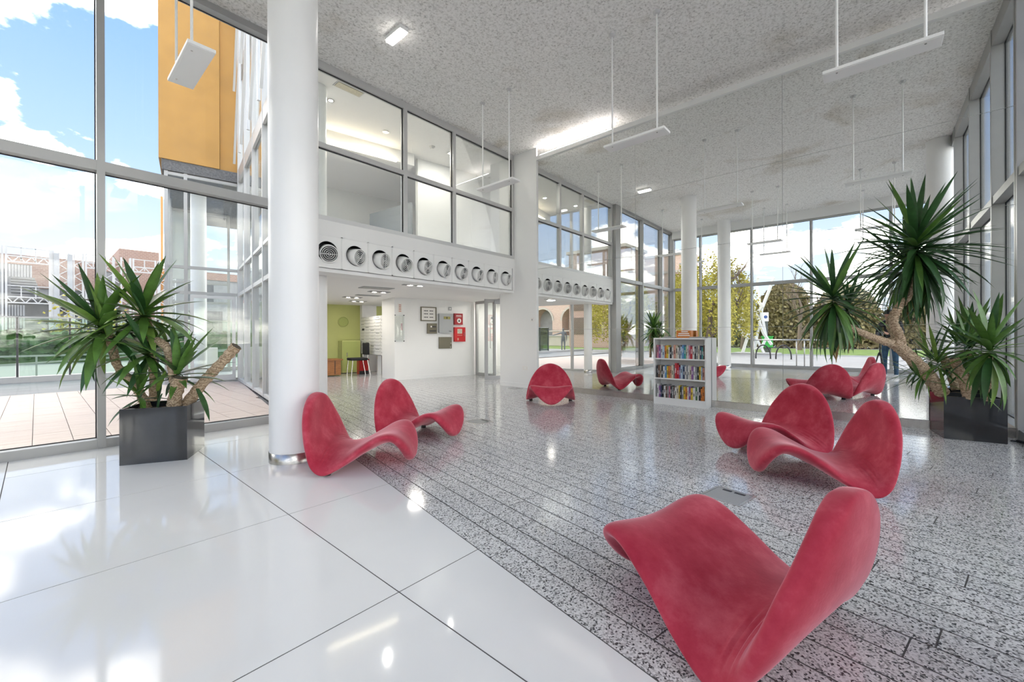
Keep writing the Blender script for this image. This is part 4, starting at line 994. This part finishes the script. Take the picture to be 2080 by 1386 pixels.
# ---- scaffolded building site
def building_site():
    y = 38.0
    b = thing('brick_building', 'brick building behind the white scaffolding on the far side', 'building', (0, 42, 0))
    MB().box(-22, 12, 41, 48, -.1, 5.75).build('concrete_frame', 'board_pale', b); MB().box(-22, 12, 40.9, 48, 5.75, 6.35).build('brick_parapet', 'brick_far', b); MB().box(-.2, 3.0, 40.9, 41, 4.3, 5.75).build('brick_infill', 'brick_far', b); MB().box(3.9, 6.1, 40.6, 47, 0, 7.45).build('stair_tower', 'brick_far', b)
    for k in range(9): MB().box(-21 + k * 3.6, -19.2 + k * 3.6, 40.95, 41.0, 3.9, 5.4).build('window', 'slab_dark', b); MB().box(-21 + k * 3.6, -18.6 + k * 3.6, 40.9, 41.0, .2, 3.2).build('opening', 'slab_dark', b)
    MB().box(4.6, 4.95, 40.55, 40.6, 3.5, 5.6).build('flue', 'scaffold_grey', b)
    MB().box(-22, 3.8, 40.3, 41, 3.45, 3.75).build('floor_slab', 'board_pale', b)
    t = thing('scaffold', 'tall white scaffold of lattice towers and trusses before the brick building', 'scaffold', (0, y, 0))
    def post(x, w=.09, m='scaffold_white', top=6.45, yy=y): MB().box(x - w / 2, x + w / 2, yy - w / 2, yy + w / 2, -.1, top).build('post', m, t)
    def lattice(x, w=.42, top=6.4):
        mb = MB()
        for s in (-1, 1): mb.bar((x + s * w / 2, y, 0), (x + s * w / 2, y, top), .06)
        z = .2; s = -1
        while z < top - .3: mb.bar((x + s * w / 2, y, z), (x - s * w / 2, y, z + .34), .045); z += .34; s = -s
        mb.build('lattice_tower', 'scaffold_white', t)
    def truss(x0, x1, z, h=.34):
        mb = MB().bar((x0, y, z), (x1, y, z), .07).bar((x0, y, z + h), (x1, y, z + h), .07); n = max(2, round((x1 - x0) / .26)); 
        for k in range(n): a = x0 + (x1 - x0) * k / n; c = x0 + (x1 - x0) * (k + 1) / n; mb.bar((a, y, z + (0 if k % 2 else h)), (c, y, z + (h if k % 2 else 0)), .05)
        mb.build('truss', 'scaffold_white', t)
    def guard(x0, x1, z):
        mb = MB().bar((x0, y, z), (x1, y, z), .05); n = max(2, round((x1 - x0) / .65))
        for k in range(n + 1): mb.bar((x0 + (x1 - x0) * k / n, y, z - .75), (x0 + (x1 - x0) * k / n, y, z), .05)
        mb.build('guard_rail', 'scaffold_white', t)
    bays = [(-17.5, -14.9), (-13.0, -10.4), (-8.5, -5.9), (-4.7, -2.2), (-1.15, .55), (2.1, 2.75), (4.35, 5.5)]
    for x0, x1 in bays:
        truss(x0, x1, 5.55); truss(x0, x1, 3.15); guard(x0, x1, 6.4); guard(x0, x1, 4.15)
        for x in (x0 - .14, x0, x1, x1 + .14): post(x)
    for x in (-1.9, -.0 + .78 + .05, 1.4, 2.9): post(x, .24, 'scaffold_grey', 6.3)
    for x in (-9.6, -6.0 + .8, -1.6, 1.12, 1.78, 3.2, 3.55, 3.95, 5.95, 6.4): lattice(x)
    for x in (-2.0, .62, 1.95, 2.9, 3.75, 4.2, 5.7, 6.1, 6.6): post(x, .07)
    # stacked white boards and stored tubes on the decks
    for k in range(6): MB().box(-1.0, .2 - .05 * k, 38.6, 39.8, 3.8 + .16 * k, 3.93 + .16 * k).build('board_stack', 'board_pale', t)
    for k in range(8): MB().tube([(-1.05 + .12 * k, 38.9, 4.75), (-1.05 + .12 * k, 38.9, 5.5)], .045, 8).build('stored_tube', 'scaffold_white', t)
    for r in range(3):
        for k in range(6): MB().tube([(-1.05 + .11 * k, 38.7, .9 + .75 * r), (-1.05 + .11 * k, 38.7, 1.55 + .75 * r)], .045, 8).build('stored_tube', 'scaffold_grey', t)
    MB().box(4.3, 5.3, 38.4, 38.7, 3.75, 4.0).build('red_banner', 'red_gloss', t)
    t = thing('hoist_mast', 'slim orange hoist mast rising beside the scaffold', 'mast', (6.15, 40, 0)); mb = MB().bar((5.95, 38.6, 0), (5.95, 38.6, 11.2), .12)
    mb.build('mast', 'crane_orange', t); MB().box(5.75, 6.15, 38.4, 38.8, 5.1, 5.9).build('carriage', 'crane_orange', t)
    for i, (x, lab) in enumerate(((1.0, 'yellow flowering bush at the foot of the scaffold, left one'), (3.0, 'yellow flowering bush at the foot of the scaffold, right one'))):
        t = thing('flowering_bush', lab, 'bush', (x, 33, 0)); rn = random.Random(40 + i); mb = MB()
        for q in range(500):
            v = Vector((max(-.9, min(.9, rn.gauss(0, .42))), rn.gauss(0, .3), abs(rn.gauss(0, 1.0)) + .3)); c = v + Vector((x, 33, 0)); r = .08; u = Vector((rn.uniform(-1, 1), rn.uniform(-1, 1), rn.uniform(-1, 1))).normalized() * r; w = u.orthogonal().normalized() * r; mb.quad(c - u, c - w, c + u, c + w)
        stuff(mb.build('foliage', 'willow', t)); MB().tube([(x, 33, -.1), (x + .05, 33, 1.5)], [.04, .02], 6).build('stem', 'twig', t)
building_site()

# ================================================================== outside: street side (seen in the mirror)
def leaf_cloud(n, fn, r, seed, flat=1.0):
    rn = random.Random(seed); mb = MB()
    for q in range(n):
        c = fn(rn); u = Vector((rn.uniform(-1, 1), rn.uniform(-1, 1), rn.uniform(-1, 1) * flat)).normalized() * r * rn.uniform(.6, 1.3); w = u.orthogonal().normalized() * r * rn.uniform(.4, .9); mb.quad(c - u, c - w, c + u, c + w)
    return mb
def branches(mb, base, d, L, r, depth, rn, keep=None):
    p = Vector(base); d = Vector(d).normalized(); pts = [p.copy()]; q = p
    for s in range(3):
        d = (d + Vector((rn.uniform(-.18, .18), rn.uniform(-.18, .18), rn.uniform(-.05, .15)))).normalized(); q = q + d * (L / 3); pts.append(q.copy())
    mb.tube(pts, [r, r * .85, r * .7, r * .55], 5 if depth > 1 else 3, caps=False)
    if keep is not None: keep.append((pts[-1], d))
    if depth > 0:
        for k in range(3 if depth > 1 else 4):
            a = rn.uniform(0, 6.28); t = Vector((math.cos(a), math.sin(a), rn.uniform(.2, .9))); branches(mb, pts[rn.choice((1, 2, 3))], (d + t * .75), L * rn.uniform(.55, .78), r * .5, depth - 1, rn, keep)
def willow(x, y, h, rad, label, m, seed, n=9000):
    t = thing('tree', label, 'tree', (x, y, -.13), 0, 'trees along the street'); rn = random.Random(seed); mb = MB(); tips = []
    branches(mb, (x, y, -.13), (0, 0, 1), h * .45, h * .032, 3, rn, tips); mb.build('trunk', 'twig', t)
    strands = []
    for k in range(150):
        a = rn.uniform(0, 6.28); rr = rad * math.sqrt(rn.random()); zt = h * (1 - .45 * (rr / rad) ** 2) * rn.uniform(.85, 1.0); strands.append((x + rr * math.cos(a), y + rr * math.sin(a), zt, zt * rn.uniform(.15, .55)))
    def fn(r_):
        s = r_.choice(strands); f = r_.random(); return Vector((s[0] + r_.gauss(0, .09) , s[1] + r_.gauss(0, .09), s[2] + (s[3] - s[2]) * f))
    stuff(leaf_cloud(n, fn, .075, seed + 1).build('foliage', m, t))
willow(-13.0, 7.6, 6.6, 2.6, 'yellow-green weeping tree seen between the two columns in the mirror', 'willow', 51, 12000)
willow(-13.5, 13.4, 6.0, 2.4, 'yellow weeping tree seen left of the bookcase through the mirrored glazing', 'willow', 52, 9000)
def bare_tree(x, y, h, label, seed):
    t = thing('bare_tree', label, 'tree', (x, y, -.13), 0, 'leafless trees along the street'); rn = random.Random(seed); mb = MB()
    branches(mb, (x, y, -.13), (0, 0, 1), h * .42, h * .022, 4, rn); mb.build('trunk', 'twig', t)
bare_tree(-26, 4.5, 8.0, 'leafless tree against the sky right of the white sculpture', 61)
bare_tree(-26, 8.6, 7.2, 'leafless tree behind the white sculpture', 62)
bare_tree(-16, 10.0, 6.5, 'leafless tree beside the first round column in the mirror', 63)
def shrub_mass(x, y, rx, ry, h, m, label, seed, n=8000):
    t = thing('shrub', label, 'shrub', (x, y, -.13), 0, 'thicket across the street'); rn = random.Random(seed)
    def fn(r_):
        a = r_.uniform(0, 6.28); e = r_.random() ** .5; z = h * r_.random(); k = math.sqrt(max(0, 1 - (z / h) ** 2.5)); return Vector((x + rx * e * k * math.cos(a), y + ry * e * k * math.sin(a), z))
    stuff(leaf_cloud(n, fn, .20, seed).build('foliage', m, t)); mb = MB()
    for k in range(5): branches(mb, (x + rn.uniform(-1, 1), y + rn.uniform(-ry, ry) * .6, -.13), (0, 0, 1), h * .5, .05, 2, rn)
    mb.build('stem', 'twig', t)
for a in ((-33, 11, 2, 2.8, 5.6, 'bush_green', 'greenish thicket behind the sculpture, left part', 71), (-33, 6.5, 2, 2.8, 6.0, 'bush_brown', 'brown thicket behind the sculpture, middle part', 72), (-33, 2, 2, 2.8, 5.4, 'bush_brown', 'brown thicket right of the leafless tree', 73),
          (-34, -3, 2, 2.8, 5.0, 'bush_brown', 'brown thicket behind the tall yucca in the mirror', 74), (-37, 15, 2, 3, 5.2, 'bush_green', 'green thicket far left behind the weeping trees', 75)): shrub_mass(*a)
# grass, road bands
struct(MB().box(-30, -17.5, -30, 40, -.13, -.115).build('lawn', 'grass')); struct(MB().box(-17.5, -13.5, -40, 40, -.13, -.11).build('road_street', 'asphalt')); struct(MB().box(-13.5, XF - .12, -40, 13, -.13, -.03).build('plaza', 'plaza'))
struct(MB().box(XF - .12, 40, -40, YR - .05, -.13, -.03).build('plaza_rear', 'plaza'))
# white bent-frame sculpture
def sculpture():
    t = thing('sculpture', 'white angular sculpture of bent square frames on the lawn', 'sculpture', (-16, 5.9, -.1)); X = -16
    P = lambda y, z, x=0: (X + x, y, z)
    loops = [[P(4.62, 4.55, .3), P(5.55, 4.75, -.2), P(5.65, 4.25, -.3), P(5.05, .9, .2), P(5.3, .3, .3), P(5.75, .25, -.2), P(5.35, 2.8, -.3), P(4.62, 4.55, .3)],
             [P(5.2, 2.9, .2), P(6.0, 3.5, -.2), P(6.7, 3.6, .2), P(6.2, 2.6, .4), P(6.65, 1.7, 0), P(6.2, 1.0, .3), P(5.9, 2.2, -.3), P(5.2, 2.9, .2)],
             [P(6.35, .0, .2), P(6.15, .9, -.1), P(5.6, .95, .3), P(5.2, .0, .1)], [P(6.7, 3.6, .2), P(6.0, 3.0, 0), P(6.45, 2.2, .2), P(6.1, 1.2, .3)], [P(5.75, 2.9, .1), P(5.2, 1.2, .2), P(4.75, .5, .3)], [P(6.35, 0, .2), P(6.0, 1.3, 0), P(6.4, 2.5, .2)]]
    for lp in loops:
        mb = MB()
        for a, b in zip(lp, lp[1:]): mb.bar(a, b, .13)
        mb.build('bent_frame', 'sculpture_white', t)
    MB().prism([(X - .9, 4.4), (X + .9, 4.4), (X + .9, 6.9), (X - .9, 6.9)], -.13, -.02).build('base_slab', 'kerb', t)
sculpture()
t = thing('street_sign', 'white square sign with a blue disc on a dark post in the mirror', 'sign', (-20, 5.8, 0))
MB().box(-20.02, -19.98, 5.62, 5.98, 2.05, 2.68).build('board', 'white_print', t); MB().lathe([(0, 0), (.11, 0), (.11, .01)], (-19.978, 5.80, 2.36), 20, (1, 0, 0)).build('disc', 'sign_blue', t); MB().box(-20.1, -20.02, 5.68, 5.92, -.1, 2.05).build('post', 'statue_dark', t)
t = thing('green_bin', 'bright green box on the lawn by the sculpture', 'bin', (-18.8, 5.5, 0)); MB().box(-19, -18.6, 5.2, 5.8, .25, .95).build('body', 'bin_green', t, bevel=.03); MB().box(-19.03, -18.57, 5.17, 5.83, .95, 1.02).build('lid', 'bin_green', t); MB().box(-18.9, -18.7, 5.3, 5.7, -.115, .25).build('stand', 'statue_dark', t)
def bike_stands():
    for k, (y, lab) in enumerate(((4.02, 'black looped cycle stand, left of the pair outside the street windows'), (3.2, 'black looped cycle stand, right of the pair outside the street windows'))):
        t = thing('cycle_stand', lab, 'cycle stand', (-9, y, 0), 0, 'cycle stands'); pts = [(-9, y + .3 * math.cos(R(a)), .10 + .52 * math.sin(R(a))) for a in range(0, 181, 15)]
        MB().tube([(-9, y + .3, -.03)] + pts + [(-9, y - .3, -.03)], .03, 8).build('hoop', 'black_plastic', t, smooth=True); MB().box(-9.05, -8.95, y - .36, y - .24, -.03, -.02).build('foot_plate', 'steel', t)
bike_stands()
def handrail():
    t = thing('entrance_handrail', 'steel handrail with upright posts outside the street windows', 'handrail', (-3.1, 2.2, 0))
    MB().tube([(-3.1, 3.3, .93), (-3.1, 1.0, .93)], .022, 10).build('rail', 'steel', t, smooth=True)
    for y in (3.25, 2.0, 1.78, 1.62, 1.05): MB().tube([(-3.1, y, -.03), (-3.1, y, .92)], .018, 8).build('post', 'steel', t, smooth=True)
handrail()
# brick arches and dark figure beyond the corridor glass
def arcade():
    x0 = -30.0
    t = thing('brick_arcade', 'pale brick building with round arches seen through the mirrored corridor glass', 'building', (x0, 30, 0))
    mb = MB(); y = 16.0; k = 0; spans = []
    for k in range(7):
        ya, yb = 17.5 + 4.6 * k, 20.6 + 4.6 * k; spans.append((ya, yb))
    edges = [14.0] + [v for s in spans for v in s] + [52.0]
    for i in range(0, len(edges), 2): MB().box(x0 - 2, x0, edges[i], edges[i + 1], -.1, 9.5).build('pier', 'brick_pale', t)
    for ya, yb in spans:
        r = (yb - ya) / 2; c = (ya + yb) / 2; n = 12; m = MB(); zs = 3.0
        top = [(c + r * math.cos(math.pi * i / n), zs + r * math.sin(math.pi * i / n)) for i in range(n + 1)]
        for i in range(n):
            (a, za), (b, zb) = top[i], top[i + 1]
            m.v += [(x0, a, za), (x0, b, zb), (x0, b, 9.5), (x0, a, 9.5), (x0 - 2, a, za), (x0 - 2, b, zb)]; q = len(m.v) - 6; m.f += [(q, q + 1, q + 2, q + 3), (q + 1, q, q + 4, q + 5)]
        m.build('arch', 'brick_pale', t); m = MB()
        for i in range(n):
            (a, za), (b, zb) = top[i], top[i + 1]; k1 = 1.16
            A = (c + (a - c) * k1, zs + (za - zs) * k1); B = (c + (b - c) * k1, zs + (zb - zs) * k1); m.quad((x0 + .06, a, za), (x0 + .06, b, zb), (x0 + .06, B[0], B[1]), (x0 + .06, A[0], A[1]))
        m.build('arch_ring', 'stone_pale', t)
        MB().box(x0 - 1.6, x0 - 1.5, ya, yb, -.1, 5).build('infill', 'board_pale', t)
    for z in (5.2, 7.6, 9.4): MB().box(x0 - .1, x0 + .12, 14, 52, z, z + .25).build('string_course', 'stone_pale', t)
    MB().box(x0 - .1, x0 + .06, 14, 52, 1.6, 1.75).build('string_course', 'stone_pale', t)
arcade()
b = thing('corner_building', 'brick and glass corner building seen right of the grey mullion in the mirror', 'building', (-24, 22, 0))
MB().box(-27, -22.5, 17.6, 23.8, -.1, 9.4).build('wall', 'brick_far', b)
for z in (1.2, 3.6, 6.2):
    for k in range(3): MB().box(-22.52, -22.44, 18.0 + 1.9 * k, 19.4 + 1.9 * k, z, z + 1.7).build('window', 'glass_dim', b)
MB().box(-27.2, -22.3, 17.4, 24, 9.4, 9.7).build('cornice', 'stone_pale', b)
t = thing('far_wall', 'long low stone wall crossing the view beyond the courtyard', 'wall', (-24, 30, 0))
MB().box(-27, -26.6, 24.2, 50, -.1, 1.0).build('wall', 'stone_pale', t); MB().box(-27.1, -26.5, 24.2, 50, 1.0, 1.12).build('coping', 'kerb', t)

# ================================================================== people
def skin_figure(name, verts, edges, root, parent, mats_fn, mat_names, sub=2):
    bm = bmesh.new(); lay = bm.verts.layers.skin.verify(); vs = []
    for co, r in verts:
        v = bm.verts.new(co); v[lay].radius = (r, r) if not isinstance(r, tuple) else r; vs.append(v)
    vs[root][lay].use_root = True
    for a, b in edges: bm.edges.new((vs[a], vs[b]))
    me = bpy.data.meshes.new(name); bm.to_mesh(me); bm.free(); o = bpy.data.objects.new(name, me); COL.objects.link(o)
    s = o.modifiers.new('skin', 'SKIN'); s.use_smooth_shade = True; q = o.modifiers.new('sub', 'SUBSURF'); q.levels = sub; q.render_levels = sub
    dg = bpy.context.evaluated_depsgraph_get(); ev = o.evaluated_get(dg); m2 = bpy.data.meshes.new_from_object(ev); o.modifiers.clear(); o.data = m2; bpy.data.meshes.remove(me); m2.name = name
    m2.materials.clear()
    for k in mat_names: m2.materials.append(MATS[k])
    for p in m2.polygons: p.use_smooth = True; p.material_index = mats_fn(p.center)
    o.parent = parent
    return o
def hand_chain(V, Ed, wrist, d, up, side, curl, r=.0085):
    """palm and five fingers added to the skeleton; d forward, side towards the thumb"""
    d = Vector(d).normalized(); side = Vector(side).normalized(); up = Vector(up).normalized(); w = Vector(V[wrist][0])
    palm = len(V); V.append((tuple(w + d * .055), (.034, .018))); Ed.append((wrist, palm))
    for k, (off, ln) in enumerate(((.027, .070), (.009, .080), (-.010, .074), (-.028, .058))):
        a = len(V); V.append((tuple(w + d * .092 + side * off), r * 1.1)); Ed.append((palm, a)); p = w + d * .092 + side * off
        for s in range(3):
            ang = curl * (s + 1); q = p + (d * math.cos(ang) - up * math.sin(ang)) * (ln * (.42, .32, .26)[s]); V.append((tuple(q), r * (1, .92, .8)[s])); Ed.append((len(V) - 2, len(V) - 1)); p = q
    a = len(V); V.append((tuple(w + d * .035 + side * .038), r * 1.3)); Ed.append((palm, a)); V.append((tuple(w + d * .068 + side * .058 - up * .012), r * 1.1)); Ed.append((a, a + 1)); V.append((tuple(w + d * .095 + side * .052 - up * .026), r * .9)); Ed.append((a + 1, a + 2))
def photographer():
    x, y = -.62, -.29; rz = math.atan2(.29, .62)
    t = thing('person', 'person in black cap and jacket and blue jeans photographing, seen in the mirror', 'person', (x, y, 0), rz)
    # skeleton in local coordinates: +X towards the camera he works, +Y his left
    V = [((0, 0, .93), (.155, .115)), ((0, 0, 1.10), (.150, .115)), ((.02, 0, 1.28), (.175, .125)), ((.02, 0, 1.40), (.135, .095)), ((.04, 0, 1.475), .055), ((.075, 0, 1.545), .075), ((.085, 0, 1.615), (.078, .092)), ((.08, 0, 1.675), .070)]
    E2 = [(0, 1), (1, 2), (2, 3), (3, 4), (4, 5), (5, 6), (6, 7)]
    V += [((.115, 0, 1.52), .030), ((.172, 0, 1.585), .012)]; E2 += [(5, 8), (6, 9)]          # chin, nose
    for s in (1, -1):
        b = len(V); V += [((0, s * .10, .88), .095), ((.03, s * .115, .52), .064), ((.0, s * .12, .12), .045), ((.02, s * .125, .055), .045), ((.13, s * .14, .04), .038)]; E2 += [(0, b), (b, b + 1), (b + 1, b + 2), (b + 2, b + 3), (b + 3, b + 4)]
        a = len(V); V += [((.02, s * .19, 1.38), .066), ((.04, s * .26, 1.12), .050), ((.27, s * .14, 1.10), .040), ((.36, s * .085, 1.13), .030)]; E2 += [(3, a), (a, a + 1), (a + 1, a + 2), (a + 2, a + 3)]
        hand_chain(V, E2, a + 3, (.85, -s * .45, .1), (.1, 0, 1), (.2, -s * .3, 1), .42)
    def mf(c):
        if c.z > 1.47 or (c.x > .355 and 1.0 < c.z < 1.35): return 0
        if c.z > .90: return 1
        return 2 if c.z > .085 else 3
    skin_figure('body', V, E2, 0, t, mf, ['skin', 'jacket', 'jeans', 'shoe'])
    def L(mb, name, m, **k): return mb.build(name, m, t, local=True, **k)
    L(MB().lathe([(.100, 0), (.104, .04), (.090, .085), (.05, .112), (0, .118)], (.075, 0, 1.625), 20), 'cap', 'black_fabric', smooth=True); L(MB().prism([(.15, -.07), (.245, -.045), (.26, 0), (.245, .045), (.15, .07)], 1.628, 1.638), 'cap_peak', 'black_fabric')
    for s in (1, -1): L(MB().lathe([(0, -.012), (.022, -.008), (.026, 0), (.018, .01), (0, .012)], (.075, s * .083, 1.595), 10, (0, 1, 0)), 'ear', 'skin', smooth=True); L(MB().lathe([(0, 0), (.010, .003), (.012, .008)], (.158, s * .030, 1.612), 8, (-1, 0, 0)), 'eye', 'ink', smooth=True)
    L(MB().box(.146, .156, -.025, .025, 1.545, 1.553), 'mouth', 'red_dark')
    L(MB().box(-.30, -.135, -.15, .15, 1.0, 1.42), 'backpack', 'black_fabric', bevel=.05)
    for s in (1, -1):
        L(MB().tube([(-.15, s * .11, 1.40), (.02, s * .115, 1.475), (.15, s * .12, 1.32), (.12, s * .14, 1.12), (-.14, s * .13, 1.05)], .018, 8), 'strap', 'black_plastic', smooth=True)
        L(MB().prism([(-.06, s * .085), (.10, s * .075), (.20, s * .11), (.215, s * .15), (.17, s * .185), (.0, s * .175), (-.06, s * .155)], 0, .06), 'shoe', 'shoe', bevel=.02)
photographer()
# the camera and tripod he works: everything sits behind and below the lens
def tripod():
    t = thing('tripod_camera', 'black camera on a slim tripod in front of the photographer', 'camera', (-.09, -.08, 0))
    q = (-FW[0] * .13, -FW[1] * .13)
    MB().obox(q, RT, FW, .065, .03, 1.07, 1.165).build('camera_body', 'black_plastic', t, bevel=.008)
    MB().lathe([(0, .0), (.036, .0), (.038, .05), (.036, .055), (.030, .052), (0, .045)], (q[0] + FW[0] * .03, q[1] + FW[1] * .03, 1.115), 20, (FW[0], FW[1], 0)).build('lens', 'black_gloss', t)
    MB().obox(q, RT, FW, .022, .02, 1.165, 1.185).build('viewfinder', 'black_plastic', t)
    MB().tube([(*q, .60), (*q, 1.07)], .016, 10).build('centre_column', 'black_plastic', t, smooth=True)
    MB().lathe([(0, .58), (.035, .58), (.04, .62), (.035, .66), (0, .66)], (*q, 0), 14).build('head', 'black_plastic', t)
    for k in range(3):
        a = R(160 + 120 * k) + YAW; MB().tube([(q[0] + .03 * math.cos(a), q[1] + .03 * math.sin(a), .62), (q[0] + .17 * math.cos(a), q[1] + .17 * math.sin(a), .0)], [.016, .010], 8).build('leg', 'black_plastic', t)
tripod()
def far_figure():
    x, y = -11.2, 16.9
    t = thing('figure', 'dark standing figure with one arm held out, seen through the mirrored corridor glass', 'figure', (x, y, -.1), R(-40))
    V = [((0, 0, .95), (.15, .11)), ((0, 0, 1.2), (.15, .11)), ((0, 0, 1.42), (.13, .09)), ((0, 0, 1.52), .05), ((.02, 0, 1.60), .075), ((.02, 0, 1.72), .072)]; E2 = [(0, 1), (1, 2), (2, 3), (3, 4), (4, 5)]
    for s in (1, -1):
        b = len(V); V += [((0, s * .09, .88), .085), ((.02, s * .10, .5), .06), ((0, s * .10, .08), .045), ((.14, s * .11, .04), .038)]; E2 += [(0, b), (b, b + 1), (b + 1, b + 2), (b + 2, b + 3)]
    a = len(V); V += [((0, .2, 1.38), .06), ((.02, .45, 1.30), .045), ((.05, .68, 1.24), .034)]; E2 += [(2, a), (a, a + 1), (a + 1, a + 2)]; hand_chain(V, E2, a + 2, (.1, 1, -.1), (0, 0, 1), (1, 0, 0), .15)
    a = len(V); V += [((0, -.2, 1.38), .06), ((.0, -.24, 1.12), .045), ((.05, -.23, .92), .034)]; E2 += [(2, a), (a, a + 1), (a + 1, a + 2)]; hand_chain(V, E2, a + 2, (.1, 0, -1), (0, -1, 0), (1, 0, 0), .2)
    skin_figure('body', V, E2, 0, t, lambda c: 0, ['statue_dark'])
far_figure()
